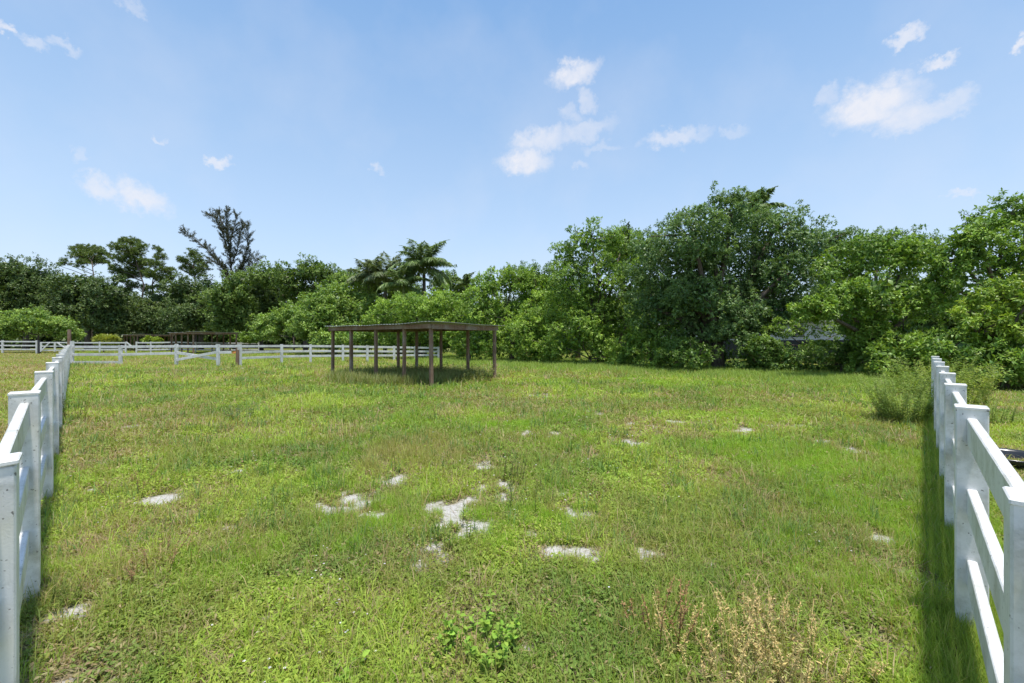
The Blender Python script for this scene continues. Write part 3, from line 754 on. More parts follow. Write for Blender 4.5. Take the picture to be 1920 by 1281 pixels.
# ------------------------------------------------------------------ broadleaf trees and shrubs
SP = {   # leaf length, width, clump radius, tips per clump, leaves per tip, colours
 'pepper': dict(L=.14, W=.060, rc=.50, nt=18, nl=9, c0=(0.095, 0.190, 0.031), c1=(0.435, 0.602, 0.096)),
 'oak':    dict(L=.125, W=.056, rc=.48, nt=19, nl=9, c0=(0.062, 0.134, 0.043), c1=(0.269, 0.384, 0.134)),
 'mid': dict(L=.14, W=.060, rc=.52, nt=18, nl=9, c0=(0.073, 0.157, 0.029), c1=(0.346, 0.499, 0.077)),
 'yellow': dict(L=.13, W=.052, rc=.45, nt=17, nl=8, c0=(0.112, 0.213, 0.034), c1=(0.461, 0.589, 0.077)),
 'hedge':  dict(L=.12, W=.055, rc=.35, nt=13, nl=6, c0=(0.062, 0.129, 0.025), c1=(0.218, 0.333, 0.064)),
 'dark':   dict(L=.30, W=.14, rc=.95, nt=16, nl=6, c0=(0.056, 0.101, 0.031), c1=(0.186, 0.256, 0.077)),
 'farmid': dict(L=.28, W=.13, rc=.85, nt=16, nl=6, c0=(0.073, 0.134, 0.031), c1=(0.256, 0.358, 0.077)),
 'farlit': dict(L=.24, W=.11, rc=.70, nt=16, nl=6, c0=(0.101, 0.190, 0.040), c1=(0.384, 0.525, 0.109)),
}
def rand_dirs(r, n):
    v = r.normal(size=(n, 3)); return nrmz(v)
def foliage(r, lobes, sp, dens=1.0, fill=1.0, sparse_top=0.0):
    """clumps over the skin of each lobe; each clump a handful of twig tips, each tip a rosette of leaves"""
    cl = Cloud(); centres = []
    for li, (c, rr) in enumerate(lobes):
        rc = min(sp['rc'], .55 * rr.min())
        area = 4 * math.pi * ((rr[0] * rr[1]) ** 1.6 / 3 + (rr[0] * rr[2]) ** 1.6 / 3 + (rr[1] * rr[2]) ** 1.6 / 3) ** (1 / 1.6)
        n = max(6, int(1.5 * dens * area / (math.pi * rc * rc)))
        d = rand_dirs(r, n); d = d[d[:, 2] > -.75]
        rad = .62 + .48 * r.random(len(d)) ** 1.1
        P = c + d * rr * rad[:, None]
        keep = np.ones(len(P), bool)
        for lj, (c2, r2) in enumerate(lobes):
            if lj != li: keep &= np.linalg.norm((P - c2) / r2, axis=1) > .62
        keep &= P[:, 2] > .12
        P = P[keep]; d = d[keep]
        R = rc * (.55 + .75 * r.random(len(P)))
        # loose sprigs poking out of the outline
        ns = int(len(P) * .30)
        if ns:
            k = r.integers(0, len(P), ns); q = P[k] + d[k] * (rc * (.6 + .75 * r.random((ns, 1)))) + np.array([0, 0, .25 * rc])
            P = np.concatenate([P, q]); d = np.concatenate([d, d[k]]); R = np.concatenate([R, rc * (.22 + .2 * r.random(ns))])
        centres.append((P, R))
        # leaves
        nt = np.maximum(4, (sp['nt'] * (R / rc) ** 1.6)).astype(int)
        ci = np.repeat(np.arange(len(P)), nt); N = len(ci)
        td = nrmz(rand_dirs(r, N) + d[ci] * .55 + np.array([0, 0, .35]))
        tip = P[ci] + td * (R[ci] * (.45 + .6 * r.random(N)))[:, None] * np.array([1, 1, .8])
        tcol = r.random(len(P))[ci] * .55 + r.random(N) * .45
        ti = np.repeat(np.arange(N), sp['nl']); M = len(ti)
        ax = nrmz(td[ti] * .55 + rand_dirs(r, M) * .9 + np.array([0, 0, -.12]))
        nor = nrmz(np.array([0, 0, .8]) + td[ti] * .75 + rand_dirs(r, M) * .5)
        Ln = sp['L'] * (.6 + .7 * r.random(M)); Wd = Ln * sp['W'] / sp['L'] * (.8 + .4 * r.random(M))
        b = tip[ti] + ax * (.15 * Ln)[:, None]
        b[:, 2] = np.maximum(b[:, 2], .03)
        col = lerp(np.asarray(sp['c0'])[None], np.asarray(sp['c1'])[None], np.clip(tcol[ti], 0, 1)[:, None])
        cl.leaves(b, ax, nor, Ln, Wd, jit(col, .2, r))
        # inner foliage, coarser
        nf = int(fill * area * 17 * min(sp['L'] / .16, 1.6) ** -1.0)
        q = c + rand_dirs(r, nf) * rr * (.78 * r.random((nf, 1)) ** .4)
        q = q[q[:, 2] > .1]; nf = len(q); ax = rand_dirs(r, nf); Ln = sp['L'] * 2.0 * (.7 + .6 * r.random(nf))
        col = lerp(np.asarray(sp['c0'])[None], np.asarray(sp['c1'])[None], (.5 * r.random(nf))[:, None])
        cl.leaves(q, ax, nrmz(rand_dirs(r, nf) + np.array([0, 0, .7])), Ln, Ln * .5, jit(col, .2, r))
    return cl, centres
def limbs(r, base, lobes, centres, rad, n_twig=26, lean=(0, 0)):
    p = Poly()
    zt = min(max(min(l[0][2] - l[1][2] * .2 for l in lobes), .4), 3.2)
    fork = np.array([base[0] + lean[0], base[1] + lean[1], zt])
    p.tube([base - np.array([0, 0, .3]), lerp(base, fork, .5) + r.normal(0, .05, 3) * np.array([1, 1, 0]), fork], [rad * 1.25, rad, rad * .85], 8)
    for (c, rr), (P, R) in zip(lobes, centres):
        m = lerp(fork, c, .5) + r.normal(0, .12, 3) * rr
        p.tube([fork, m, c], [rad * .6, rad * .4, rad * .22], 6)
        if len(P):
            for k in r.integers(0, len(P), max(2, n_twig // len(lobes))):
                q = P[k]; mm = lerp(c, q, .5) + r.normal(0, .06, 3) * rr
                p.tube([c, mm, q], [rad * .2, rad * .12, .012], 4)
    return p
SEED = [100]
def tree(name, label, cat, Y, lobes_px, sp, dens=1.0, fill=1.0, rad=.16, group=None, base_px=None, depth=.8, stem='trunk', leafname='crown', twig=26):
    SEED[0] += 1; r = np.random.default_rng(SEED[0])
    lobes = []
    for l in lobes_px:
        px, py, rx, ry = l[:4]; y = Y + (l[4] if len(l) > 4 else r.normal(0, .035 * min(Y, 25)) )
        c = at_depth(px, py, y); rx_, rz_ = rx / F * y, ry / F * y
        c[2] = max(c[2], .25)
        lobes.append((c, np.array([rx_, max(.5 * (rx_ + rz_) * depth, .3), rz_])))
    bx = np.mean([l[0][0] for l in lobes]) if base_px is None else (base_px - CX) / F * Y
    base = np.array([bx, Y, 0.0])
    root = empty(name, base, label, cat, group)
    s = SP[sp] if isinstance(sp, str) else sp
    cl, cen = foliage(r, lobes, s, dens, fill)
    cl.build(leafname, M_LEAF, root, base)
    limbs(r, base, lobes, cen, rad, twig).build(stem, M_BARK, root, base, smooth=True)
    return root
G1 = 'trees and bushes along the right of the paddock'
G2 = 'trees in the far wood'
G3 = 'low bushes along the paddock edge'
tree('oak_tree', 'largest dark grey-green tree with a broad domed crown, right of centre', 'tree', 22.5,
     [(1372,405,62,42),(1300,440,62,52),(1450,435,62,52),(1235,485,55,55),(1505,465,50,55),(1275,545,70,55),(1372,520,75,60),(1465,540,62,50),(1330,595,75,38),(1222,575,45,50),(1405,580,50,32),(1290,632,50,26),(1365,625,45,24),(1455,588,46,20),(1415,622,26,20),(1320,560,60,40),(1340,470,58,42),(1425,495,55,42),(1290,500,45,40),(1475,510,40,36),(1500,590,36,17)], 'oak', rad=.32, group=G1, base_px=1345, twig=70)
tree('broadleaf_tree', 'leafy mid-green tree with bright rounded front, right of the largest tree', 'tree', 18.5,
     [(1642,475,55,40),(1590,500,50,42),(1700,485,48,40),(1572,560,42,42),(1648,560,66,52),(1728,560,50,52),(1625,625,40,34),(1695,632,55,45),(1535,583,42,18),(1610,605,22,30)], 'mid', rad=.2, group=G1, twig=50)
tree('broadleaf_tree', 'tall airy tree with sprays of leaves against the sky at the right edge', 'tree', 17.5,
     [(1880,415,50,42),(1835,445,36,38),(1930,400,46,36),(1800,485,32,32),(1862,500,55,48),(1965,480,55,60),(1780,540,40,45)], 'mid', dens=.85, fill=.7, rad=.18, group=G1, base_px=1880, twig=80)
tree('broadleaf_tree', 'yellow-green tree with bare twigs below its crown at the right edge', 'tree', 14.6,
     [(1885,560,50,30),(1842,585,38,26),(1935,555,42,36),(1905,620,52,40),(1835,625,38,32)], 'yellow', dens=.8, fill=.5, rad=.12, group=G1, twig=90)
tree('broadleaf_tree', 'tree with a ragged sparse top halfway between shed and largest tree', 'tree', 27.0,
     [(1108,450,44,30),(1068,482,36,34),(1165,465,42,30),(1062,532,42,46),(1130,530,56,46),(1192,520,42,42),(1100,590,56,46),(1162,600,46,46)], 'mid', dens=.85, fill=.8, rad=.2, group=G1, twig=60)
tree('broadleaf_tree', 'rounded bright green tree behind the right end of the shed', 'tree', 31.0,
     [(960,532,46,28),(915,535,36,28),(1005,548,38,36),(900,585,42,42),(958,590,52,46),(1018,600,42,46)], 'pepper', rad=.18, group=G1, twig=40)
tree('broadleaf_tree', 'wide light green tree spreading above the shed roof', 'tree', 36.0,
     [(832,572,42,28),(772,575,46,26),(720,590,38,28),(862,602,42,36),(802,612,48,36),(742,622,42,30)], 'pepper', rad=.18, group=G1, twig=40)
tree('broadleaf_tree', 'vine-draped light green tree left of the shed roof', 'tree', 46.0,
     [(642,556,46,28),(602,572,42,28),(680,572,32,28),(592,602,50,28),(650,602,46,32)], 'farlit', rad=.2, group=G1)
tree('shrub', 'low light green bush left of the shed, behind the white fence', 'shrub', 49.0,
     [(522,603,36,17),(552,592,36,22),(498,622,28,17),(582,625,38,16),(612,630,28,16)], 'farlit', rad=.1, group=G3, stem='stem', leafname='foliage')
tree('shrub', 'leafy bush at the right edge below the yellow-green tree', 'shrub', 14.2,
     [(1872,690,55,38),(1925,675,48,45),(1965,700,40,40)], 'mid', rad=.06, group=G3, stem='stem', leafname='foliage')
tree('shrub', 'leafy bush behind the far end of the right fence', 'shrub', 15.2,
     [(1800,675,44,36),(1770,655,36,30),(1830,650,40,32)], 'mid', rad=.06, group=G3, stem='stem', leafname='foliage')
tree('shrub', 'bright green bush left of the far end of the right fence', 'shrub', 17.2,
     [(1692,680,46,36),(1642,672,42,36),(1735,665,36,36)], 'mid', rad=.07, group=G3, stem='stem', leafname='foliage')
tree('shrub', 'low dark bush just left of the right bright bush, below the house', 'shrub', 19.2,
     [(1572,677,42,27),(1520,678,42,26),(1605,660,26,26)], 'hedge', rad=.06, group=G3, stem='stem', leafname='foliage')
tree('shrub', 'low dark bush below the right half of the largest tree', 'shrub', 20.5,
     [(1468,678,44,26),(1415,678,42,27),(1435,657,28,16)], 'hedge', rad=.06, group=G3, stem='stem', leafname='foliage')
tree('shrub', 'low dark bush below the left half of the largest tree', 'shrub', 22.0,
     [(1350,676,40,26),(1300,672,44,28),(1265,660,36,32)], 'hedge', rad=.06, group=G3, stem='stem', leafname='foliage')
tree('shrub', 'thin leafy shrub standing in front of the pale house wall', 'shrub', 21.5,
     [(1470,618,34,15),(1530,616,34,16),(1585,620,26,16),(1430,642,26,9),(1545,648,30,7)], dict(SP['mid'], rc=.26, L=.11, W=.05, nl=6, nt=10), dens=.7, fill=.2, rad=.05, group=G3, stem='stem', leafname='foliage', twig=40)
tree('shrub', 'vine-tangled bush with brown stems at the left foot of the largest tree', 'shrub', 23.5,
     [(1232,628,44,44),(1192,652,38,36),(1240,670,34,24)], 'mid', rad=.07, group=G3, stem='stem', leafname='foliage', twig=60)
tree('shrub', 'bright bush with long drooping leaves below the ragged-topped tree', 'shrub', 26.5,
     [(1092,622,50,32),(1052,652,42,28),(1132,656,42,29),(1165,672,28,20)], 'pepper', rad=.07, group=G3, stem='stem', leafname='foliage')
tree('shrub', 'leafy bush right of the shed posts', 'shrub', 29.5,
     [(985,622,46,32),(950,652,42,24),(1010,660,42,24)], 'pepper', rad=.07, group=G3, stem='stem', leafname='foliage')
tree('shrub', 'leafy bush seen between the right posts of the shed', 'shrub', 32.0,
     [(905,640,34,32),(880,658,28,16),(862,630,24,20)], 'pepper', rad=.07, group=G3, stem='stem', leafname='foliage')
tree('shrub', 'leafy bush seen under the shed roof behind the fence end', 'shrub', 36.5,
     [(835,640,36,28),(795,645,36,20),(755,640,34,22)], 'pepper', rad=.07, group=G3, stem='stem', leafname='foliage')
tree('shrub', 'mid-green bush behind the fence left of the shed posts', 'shrub', 42.0,
     [(700,635,36,22),(650,640,36,18),(610,640,26,14)], 'farlit', rad=.07, group=G3, stem='stem', leafname='foliage')
tree('broadleaf_tree', 'dark tree whose top shows right of the largest tree', 'tree', 29.0,
     [(1545,460,45,34),(1600,462,46,28),(1560,520,50,50),(1680,470,60,34),(1730,475,40,30)], 'oak', rad=.22, group=G1)
tree('broadleaf_tree', 'dark tree behind the ragged-topped tree', 'tree', 34.0,
     [(1200,470,46,34),(1150,480,50,40),(1030,530,46,34),(980,520,40,24),(1060,560,60,50)], 'hedge', rad=.22, group=G1)
tree('broadleaf_tree', 'dark rounded tree against the sky left of the palms', 'tree', 60.0,
     [(592,508,36,22),(548,518,36,22),(622,530,30,24),(562,550,46,32),(505,520,34,22)], 'farmid', rad=.3, group=G2)
tree('broadleaf_tree', 'dull green tree right of the tall feathery dark tree', 'tree', 63.0,
     [(478,535,32,28),(512,560,44,36),(470,580,40,36),(520,600,40,26)], 'dark', rad=.3, group=G2)
tree('broadleaf_tree', 'brighter green tree below the tall feathery dark tree', 'tree', 58.0,
     [(440,542,30,30),(418,565,30,36),(452,590,36,36),(425,610,30,24)], 'farmid', rad=.25, group=G2)
tree('broadleaf_tree', 'bushy tree below the cluster of palms', 'tree', 54.0,
     [(655,522,26,16),(690,540,36,20),(740,545,40,20),(835,530,30,20),(860,548,24,16)], 'farmid', rad=.25, group=G2)
tree('oak_tree', 'dark dense tree at the far left edge', 'tree', 66.0,
     [(20,518,42,34),(-10,555,46,42),(62,528,40,34),(48,575,54,42),(98,545,34,34)], 'dark', rad=.4, group=G2)
tree('oak_tree', 'dark dense tree below the flat-topped pine', 'tree', 64.0,
     [(150,545,44,34),(128,585,54,38),(200,555,36,34),(190,595,54,32)], 'dark', rad=.4, group=G2)
tree('oak_tree', 'dark understorey tree behind the tallest pine trunk', 'tree', 69.0,
     [(250,590,40,26),(310,570,34,28),(300,605,46,28),(230,605,40,24)], 'dark', rad=.35, group=G2)
tree('oak_tree', 'dark tree left of the tall feathery tree', 'tree', 67.0,
     [(345,550,36,30),(388,556,30,36),(360,595,46,34),(402,600,32,32)], 'dark', rad=.35, group=G2)
tree('shrub', 'large round light green bush behind the distant left fence', 'shrub', 55.0,
     [(66,604,44,22),(30,612,38,22),(108,615,32,20),(-5,618,30,20),(132,627,18,10)], 'farlit', rad=.12, group=G3, stem='stem', leafname='foliage')
tree('shrub', 'small yellow shrub behind the distant two-rail fence', 'shrub', 53.0,
     [(200,638,9,5),(190,639,6,3),(210,639,6,3)], dict(SP['yellow'], c0=(.26, .31, .05), c1=(.44, .46, .10), L=.45, W=.10, rc=.4), rad=.05, group=G3, stem='stem', leafname='foliage')
tree('shrub', 'small yellow-green shrub in front of the farthest shed', 'shrub', 53.0,
     [(280,639,8,5),(294,640,8,3)], dict(SP['yellow'], c0=(.20, .30, .03), c1=(.34, .42, .06), L=.25, W=.09, rc=.5), rad=.05, group=G3, stem='stem', leafname='foliage')
tree('shrub', 'small fresh green bush right of the distant open shed', 'shrub', 54.0,
     [(445,634,13,9),(468,636,12,6)], dict(SP['farlit'], c0=(.14, .24, .03), c1=(.22, .33, .05)), rad=.05, group=G3, stem='stem', leafname='foliage')
# the far wood that closes the view, one mass
def far_wood():
    r = np.random.default_rng(77); lobes = []
    for px in range(-420, 1000, 46): lobes.append((at_depth(px, 585 + r.normal(0, 8), 84 + r.normal(0, 3)), np.array([4.2, 3, 6 + r.random() * 1.4])))
    for px in range(1000, 2300, 60): lobes.append((at_depth(px, 575 + r.normal(0, 10), 62 + r.normal(0, 3)), np.array([3.4, 3, 5.2 + r.random()])))
    lob = [(c * np.array([1, 1, 0]) + np.array([0, 0, max(c[2] * .55, .5)]), q) for c, q in lobes]
    s = dict(SP['dark'], L=.6, W=.32, rc=1.4, nt=18, nl=6)
    cl, _ = foliage(r, lob, s, 1.0, 1.2)
    tag(cl.build('woods', M_LEAF), 'dark mass of far trees closing the view behind the others', 'woods', kind='stuff')
far_wood()

# ------------------------------------------------------------------ pines
def pine(label, Y, trunk_px, lobes_px, seed, c0=(.070, .115, .030), c1=(.19, .25, .060), L=.40, dens=1.0, rad=.17):
    r = np.random.default_rng(seed)
    P = [at_depth(px, py, Y) for px, py in trunk_px]
    base = np.array([P[0][0], P[0][1], 0.]); root = empty('pine_tree', base, label, 'tree', G2)
    pts = [base - np.array([0, 0, .3])] + P
    rd = np.linspace(rad, rad * .35, len(pts))
    tr = Poly(); tr.tube(pts, rd, 8); cl = Cloud(); PT = np.array(P)
    for (px, py, rx, ry) in lobes_px:
        c = at_depth(px, py, Y + r.normal(0, 1.2)); R = np.array([rx / F * Y, rx / F * Y * .8, 1.7 * ry / F * Y])
        # the limb leaves the trunk below its clump
        ref = c[2] - .9 - .3 * abs(c[0] - PT[-1][0]); zt = np.clip(ref, PT[:, 2].min(), PT[:, 2].max())
        i = np.argsort(PT[:, 2]); a = np.array([np.interp(zt, PT[i, 2], PT[i, 0]), Y, zt])
        m = lerp(a, c, .55) + r.normal(0, .2, 3); tr.tube([a, m, c - np.array([0, 0, R[2] * .3])], [rad * .38, rad * .28, rad * .14], 5)
        n = int(max(7, dens * 38 * R[0] * R[1])); q = c + rand_dirs(r, n) * R * (r.random((n, 1)) ** .5)
        for k in range(0, n, 4):
            tr.tube([c - np.array([0, 0, R[2] * .3]), q[k]], [rad * .12, .015], 3)
        k = 26; m_ = np.repeat(np.arange(n), k); N = len(m_)
        ax = nrmz(rand_dirs(r, N) + np.array([0, 0, .45])); Ln = L * (.6 + .6 * r.random(N))
        col = lerp(np.asarray(c0)[None], np.asarray(c1)[None], (r.random(n)[m_] * .6 + .4 * r.random(N))[:, None])
        cl.leaves(q[m_], ax, rand_dirs(r, N), Ln, np.full(N, .065), jit(col, .2, r), 0, .05)
    cl.build('crown', M_LEAF, root, base); tr.build('trunk', M_BARK, root, base, smooth=True)
pine('flat-topped pine left of the tallest pine', 72, [(172, 640), (174, 580), (176, 520), (172, 490)],
     [(165,469,30,6),(148,478,20,6),(187,477,16,6),(172,487,22,6),(122,491,10,4),(112,497,7,4),(150,494,14,5),(196,490,12,6)], 201, dens=.9)
pine('tallest pine with a leaning bare trunk and layered crown', 70, [(258, 640), (261, 605), (266, 560), (270, 535), (258, 500), (246, 462)],
     [(243,453,22,5),(224,463,18,5),(265,464,15,5),(247,474,24,6),(230,485,20,6),(258,491,16,6),(213,504,14,5),(240,513,22,6),(272,513,16,6),(226,524,16,5),(206,478,8,4),(250,536,16,5),(252,500,20,6),(236,545,14,5),(228,512,14,5),(270,490,12,5)], 202)
pine('forked pine close on the right of the tallest pine', 71, [(285, 640), (286, 570), (286, 530), (292, 495)],
     [(297,467,11,4),(302,482,13,5),(290,495,18,6),(310,508,18,6),(283,514,18,6),(305,524,18,5),(322,520,10,5),(276,540,12,4),(304,540,14,4)], 203)
pine('dark rounded pine left of the tall feathery tree', 70, [(367, 640), (368, 580), (366, 530), (362, 500)],
     [(361,475,15,5),(345,488,13,5),(374,488,15,6),(354,501,18,6),(384,499,14,6),(368,512,18,6),(336,484,7,3)], 204)
# feathery upright dark tree
def feather_tree():
    r = np.random.default_rng(31); Y = 68.0
    stems = [[(438,640),(437,560),(434,510),(430,470),(426,430),(425,396)],
             [(436,540),(415,498),(395,475),(370,452),(346,437)],
             [(433,500),(445,470),(450,440),(455,424)], [(432,480),(418,440),(404,408),(392,404)],
             [(437,530),(458,490),(464,455),(462,425)], [(430,460),(440,425),(443,405)], [(436,545),(470,505),(482,482)], [(428,440),(414,412),(410,398)],
             [(434,520),(412,495),(400,490)], [(436,540),(452,505),(470,478)]]
    base = at_depth(438, 640, Y); base[2] = 0
    root = empty('feathery_tree', base, 'tall thin dark tree with feathery upright branches above the far wood', 'tree', G2)
    tr = Poly(); cl = Cloud()
    for si, st in enumerate(stems):
        dy = 0 if si == 0 else r.normal(0, 1.0)
        P = np.array([at_depth(px, py, Y + dy * k / len(st)) for k, (px, py) in enumerate(st)])
        if si == 0: P[0][2] = -.2
        rd = np.linspace(.20 if si == 0 else .085, .02, len(P)); tr.tube(P, rd, 6)
        s0 = 2 if si == 0 else 0
        for a, b in zip(P[s0:-1], P[s0 + 1:]):
            Ls = np.linalg.norm(b - a); n = int(Ls * 10) + 3
            for t in r.random(n):
                o = lerp(a, b, t); d = nrmz(nrmz(b - a) * .7 + rand_dirs(r, 1)[0] * .8 + np.array([0, 0, .35])); ln = .5 + .9 * r.random()
                e = o + d * ln; tr.tube([o, e], [.018, .008], 3)
                k = int(ln * 46); tt = r.random(k)[:, None] ** .6; q = o + (e - o) * tt + r.normal(0, .07, (k, 3))
                ax = nrmz(d + rand_dirs(r, k) * .8); Lf = .14 + .18 * r.random(k)
                col = lerp(np.array([[.042, .048, .028]]), np.array([[.10, .108, .06]]), r.random((k, 1)))
                cl.leaves(q, ax, rand_dirs(r, k), Lf, np.full(k, .055), jit(col, .2, r), 0, .05)
    cl.build('crown', M_LEAF, root, base); tr.build('trunk', M_BARK, root, base, smooth=True)
feather_tree()

# ------------------------------------------------------------------ palms
def palm(label, Y, hub_px, n, flen, seed, c0=(.12, .19, .06), c1=(.27, .36, .13), up=1.0, trunk=True, azs=None):
    r = np.random.default_rng(seed); hub = at_depth(*hub_px, Y); base = np.array([hub[0] + r.normal(0, .2), Y, 0.])
    root = empty('palm_tree', base, label, 'palm', 'palms behind the shed')
    t = Poly(); t.tube([base - np.array([0, 0, .3]), lerp(base, hub, .5), hub - np.array([0, 0, .9])], [.24, .2, .17], 9)
    t.build('trunk', M_BARK, root, base, smooth=True)
    s = Poly(); s.tube([hub - np.array([0, 0, 1.0]), hub - np.array([0, 0, .4]), hub + np.array([0, 0, .1])], [.16, .14, .06], 8)
    s.build('crownshaft', M_SHAFT, root, base, smooth=True)
    cl = Cloud(); rib = Poly()
    for k in range(n):
        az = 2 * math.pi * k / n * 2.4 + r.normal(0, .15) if azs is None else azs[k]
        el = (-.15 + 1.62 * (k / n) ** .9) * up + r.normal(0, .07)
        L_ = flen * (.85 + .25 * r.random()); m = 24; pts = [hub.copy()]; dirs = []
        e = el
        for i in range(m):
            f_ = i / m; e = el - (.75 + .55 * math.cos(el)) * f_ ** 1.6 * 1.25
            d = np.array([math.cos(az) * math.cos(e), math.sin(az) * math.cos(e), math.sin(e)]); dirs.append(d); pts.append(pts[-1] + d * L_ / m)
        pts = np.array(pts); dirs = np.array(dirs); rib.tube(pts[::3], np.linspace(.035, .008, len(pts[::3])), 4)
        j = np.repeat(np.arange(2, m), 12); N = len(j); q = pts[j] + dirs[j] * (r.random((N, 1)) * L_ / m)
        sd = nrmz(np.cross(dirs[j], np.array([0, 0, 1.]))) * np.where(np.arange(N) % 2, 1, -1)[:, None]
        ax = nrmz(sd * .9 + dirs[j] * .6 + np.array([0, 0, -.35]) + r.normal(0, .18, (N, 3)))
        f_ = j / m; Lf = flen * .24 * np.sin(np.clip(f_ * 1.05 + .12, 0, 1) * math.pi) ** .55 * (.8 + .35 * r.random(N)) + .06
        col = lerp(np.asarray(c0)[None], np.asarray(c1)[None], r.random((N, 1)))
        cl.leaves(q, ax, nrmz(np.array([0, 0, 1.]) + r.normal(0, .3, (N, 3))), Lf, np.full(N, .10), jit(col, .2, r), .1, .25)
    cr = cl.build('fronds', M_LEAF, root, base); rib.build('midribs', M_SHAFT, cr, base, smooth=True)
    return root
M_SHAFT = plain('palm_shaft', (.16, .20, .08), .5, .3)
palm('tallest palm with a full crown of arching fronds behind the shed', 45, (795, 500), 24, 4.1, 301)
palm('grey-green palm just left of the tallest palm', 47, (722, 520), 20, 3.6, 302, (.14, .19, .08), (.28, .33, .17))
palm('small palm between the tallest palm and the dark rounded tree', 49, (692, 522), 16, 3.2, 303, (.14, .19, .08), (.28, .33, .17))
palm('shorter palm tucked below the tallest palm', 44, (757, 535), 16, 3.2, 304)
palm('small palm just right of the tallest palm', 52, (872, 532), 11, 2.0, 305)
palm('palm with frond tips above the top of the largest tree', 27, (1415, 395), 13, 2.1, 306, up=.9)
palm('palm with upright tips above the tree right of the shed', 31, (1168, 462), 12, 1.9, 307, up=1.15)

# ------------------------------------------------------------------ individual weeds
def weed(name, label, cat, px, py, h, n_st, spread, seed, c_st, c_lf, leaf=(.035, .012), nleaf=14, bushy=.35, seedhead=None, mat=None, group=None):
    r = np.random.default_rng(seed); x, y = ground_pt(px, py); z = float(terrain(x, y)); base = np.array([x, y, z])
    root = empty(name, base, label, cat, group); st = Poly(); cl = Cloud(); sh = Cloud()
    for k in range(n_st):
        a = r.random() * 6.28; q = math.sqrt(r.random()) * spread; o = base + np.array([q * math.cos(a), q * math.sin(a), -.01])
        hh = h * (.5 + .55 * r.random()); ln = bushy * (.3 + r.random()); a2 = a + r.normal(0, .6)
        tip = o + np.array([math.cos(a2) * ln * hh, math.sin(a2) * ln * hh, hh]); mid = lerp(o, tip, .5) + np.array([0, 0, .06 * hh]) + r.normal(0, .02 * hh, 3)
        if n_st <= 12:
            s1 = Poly(); s1.tube([o, mid, tip], [.0028, .0022, .0012], 4); s1.build('stem', stem_mat(c_st), root, base, smooth=True)
        else: st.tube([o, mid, tip], [.0028, .0022, .0012], 4)
        t = np.sort(r.random(nleaf)) * .9 + .1; q = np.where(t[:, None] < .5, lerp(o, mid, (t * 2)[:, None]), lerp(mid, tip, (t * 2 - 1)[:, None]))
        az = np.arange(nleaf) * 2.4 + r.random() * 6; el = .25 + .5 * r.random(nleaf)
        ax = np.stack([np.cos(az) * np.cos(el), np.sin(az) * np.cos(el), np.sin(el)], 1)
        Lf = leaf[0] * (.6 + .7 * r.random(nleaf)) * (1.15 - .5 * t); col = lerp(np.asarray(c_lf[0])[None], np.asarray(c_lf[1])[None], r.random((nleaf, 1)))
        cl.leaves6(q, ax, nrmz(np.array([0, 0, 1.]) + r.normal(0, .4, (nleaf, 3))), Lf, Lf * leaf[1] / leaf[0], jit(col, .2, r))
        if seedhead:
            m = 40; t = .45 + .55 * r.random(m); q = lerp(mid, tip, np.clip(t * 2 - 1, 0, 1)[:, None]) + r.normal(0, .006, (m, 3))
            ax = nrmz(rand_dirs(r, m) + np.array([0, 0, .6])); Lf = .008 + .006 * r.random(m)
            cl.leaves(q, ax, rand_dirs(r, m), Lf, Lf * .5, jit(np.tile(np.asarray(seedhead)[None], (m, 1)), .25, r))
    cl.build('foliage', mat or M_GRASS, root, base)
    if st.v: st.build('stem', stem_mat(c_st), root, base, smooth=True)
    return root
_sm = {}
def stem_mat(c):
    if c not in _sm: _sm[c] = plain('stem_%d' % len(_sm), c, .7, .2, 30)
    return _sm[c]
TAN = (.66, .50, .23)
for i, (px, py, lab) in enumerate([(1410, 1262, 'widest clump of tan dried seed-head weeds at the bottom, right of centre'),
        (1500, 1262, 'tan dried weed clump at the right end of the dry patch'), (1320, 1262, 'tan dried weed clump at the left end of the dry patch'),
        (1440, 1210, 'tan dried weed clump at the back of the dry patch')]):
    weed('dry_weed', lab, 'weed', px, py, .30, 18, .20, 400 + i, (.55, .42, .18), ((.60, .45, .19), (.44, .46, .16)), (.030, .006), 10, .45, TAN, M_DRY, 'dried weeds in the front')
weed('dry_weed', 'leaning tan seed stalk near the foot of the second right post', 'weed', 1625, 1270, .20, 3, .03, 405, (.55, .42, .18), ((.60, .45, .19), (.44, .46, .16)), (.03, .008), 8, .5, TAN, M_DRY, 'dried weeds in the front')
weed('dry_weed', 'reddish brown dried stalks in the front, left of the tan clumps', 'weed', 1235, 1190, .32, 14, .16, 406, (.32, .17, .08), ((.36, .2, .1), (.30, .26, .1)), (.028, .009), 10, .5, (.42, .25, .13), M_DRY, 'dried weeds in the front')
weed('dry_weed', 'thin brown dried stalks at the bottom edge left of the lime sapling', 'weed', 850, 1270, .18, 6, .1, 407, (.36, .26, .12), ((.38, .3, .12), (.3, .3, .1)), (.025, .009), 9, .5, (.42, .32, .15), M_DRY, 'dried weeds in the front')
weed('dry_weed', 'rusty red weed stalks in the left front meadow', 'weed', 290, 1075, .20, 12, .22, 408, (.30, .18, .10), ((.34, .21, .11), (.32, .27, .11)), (.02, .006), 9, .5, (.38, .24, .13), M_DRY, 'dried weeds in the front')
weed('dry_weed', 'rusty red weed stalks beyond the left front patch', 'weed', 235, 920, .24, 10, .3, 409, (.30, .18, .10), ((.34, .21, .11), (.32, .27, .11)), (.02, .006), 9, .5, (.38, .24, .13), M_DRY, 'dried weeds in the front')
weed('sapling', 'lime green leafy sapling in the bottom centre foreground', 'plant', 905, 1225, .19, 26, .16, 410, (.2, .3, .06), ((.20, .34, .045), (.31, .47, .07)), (.042, .028), 11, .5)
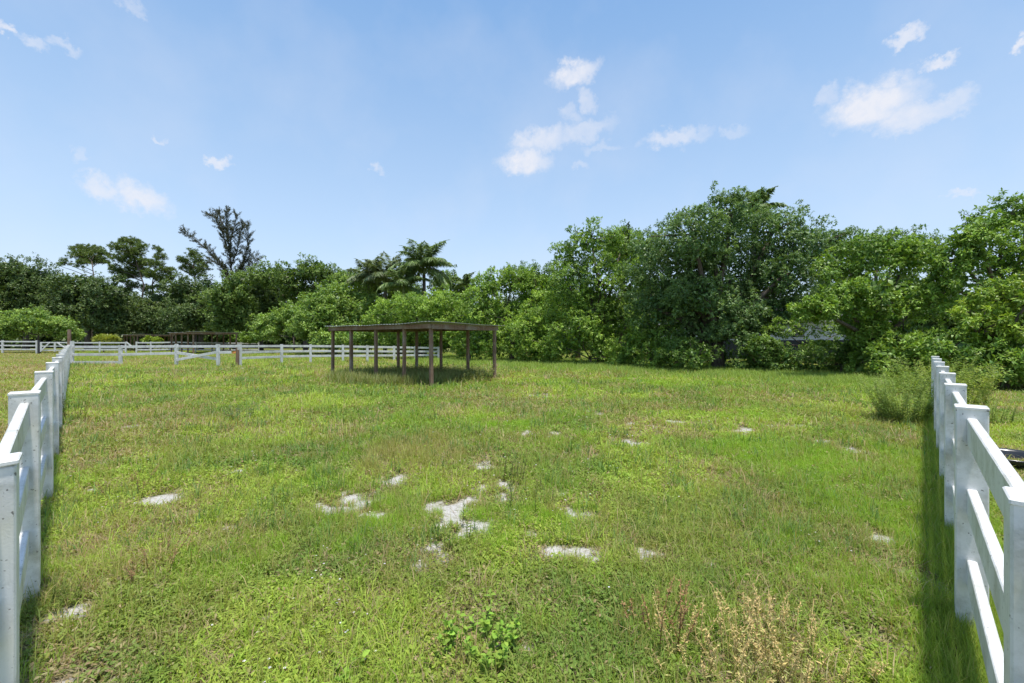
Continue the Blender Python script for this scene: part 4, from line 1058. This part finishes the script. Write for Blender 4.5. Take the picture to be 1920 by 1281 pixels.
weed('sapling', 'small lime green sapling at the bottom left of the larger one', 'plant', 645, 1275, .10, 5, .05, 411, (.2, .3, .06), ((.20, .34, .045), (.31, .47, .07)), (.05, .034), 7, .5)
weed('tall_weed', 'upright leafy green weeds between the white sand patches', 'weed', 855, 1010, .30, 9, .28, 412, (.2, .22, .07), ((.14, .2, .035), (.2, .28, .05)), (.045, .012), 16, .15)
weed('tall_weed', 'dense leafy weed clump beside the central sand patch', 'weed', 940, 900, .42, 14, .28, 413, (.2, .2, .07), ((.12, .17, .035), (.19, .24, .05)), (.04, .010), 18, .3)
weed('tall_weed', 'weed cluster in front of the sand patch right of centre', 'weed', 1000, 945, .3, 10, .3, 414, (.2, .2, .07), ((.14, .2, .035), (.2, .28, .05)), (.045, .012), 15, .25)
weed('fennel_bush', 'feathery green bush inside the paddock near the right fence', 'shrub', 1692, 795, .95, 120, .34, 415, (.2, .22, .07), ((.20, .29, .07), (.33, .43, .11)), (.075, .013), 60, .5)
weed('fennel_bush', 'pale branching weed behind the right fence posts', 'shrub', 1800, 757, 1.05, 90, .5, 416, (.3, .32, .1), ((.25, .33, .06), (.40, .46, .11)), (.10, .022), 40, .45)
weed('fennel_bush', 'fine green weeds crowding the far end of the right fence', 'shrub', 1738, 748, 1.15, 150, .75, 417, (.2, .22, .07), ((.18, .27, .055), (.33, .43, .085)), (.10, .019), 46, .4)
weed('fennel_bush', 'fine green weeds outside the right fence', 'shrub', 1835, 790, .55, 70, .45, 418, (.2, .22, .07), ((.18, .27, .055), (.31, .41, .085)), (.05, .010), 36, .4)
weed('tall_weed', 'dark leafy weed against the left fence, middle distance', 'weed', 128, 790, .75, 18, .25, 419, (.12, .13, .05), ((.08, .12, .03), (.14, .18, .04)), (.05, .012), 26, .2)
weed('grass_tuft', 'fine green tuft at the foot of the second left post', 'plant', 72, 1150, .17, 60, .16, 420, (.16, .2, .05), ((.14, .2, .035), (.2, .26, .045)), (.028, .004), 26, .5)
weed('grass_tuft', 'fine green tuft at the foot of the third left post', 'plant', 105, 955, .15, 50, .2, 421, (.16, .2, .05), ((.14, .2, .035), (.2, .26, .045)), (.028, .004), 26, .5)
weed('tall_weed', 'grey-green weed clump alone in the left middle of the meadow', 'weed', 448, 787, .4, 22, .25, 422, (.15, .18, .08), ((.11, .17, .08), (.17, .23, .11)), (.06, .012), 18, .3)
weed('tall_weed', 'leafy weeds growing at the right posts of the shed', 'weed', 880, 715, .75, 60, 1.1, 423, (.2, .2, .09), ((.16, .19, .06), (.26, .28, .10)), (.10, .03), 22, .3)
weed('tall_weed', 'brownish weeds inside the middle of the shed', 'weed', 800, 708, .7, 50, .9, 424, (.2, .16, .08), ((.16, .17, .06), (.24, .2, .09)), (.10, .03), 22, .3)
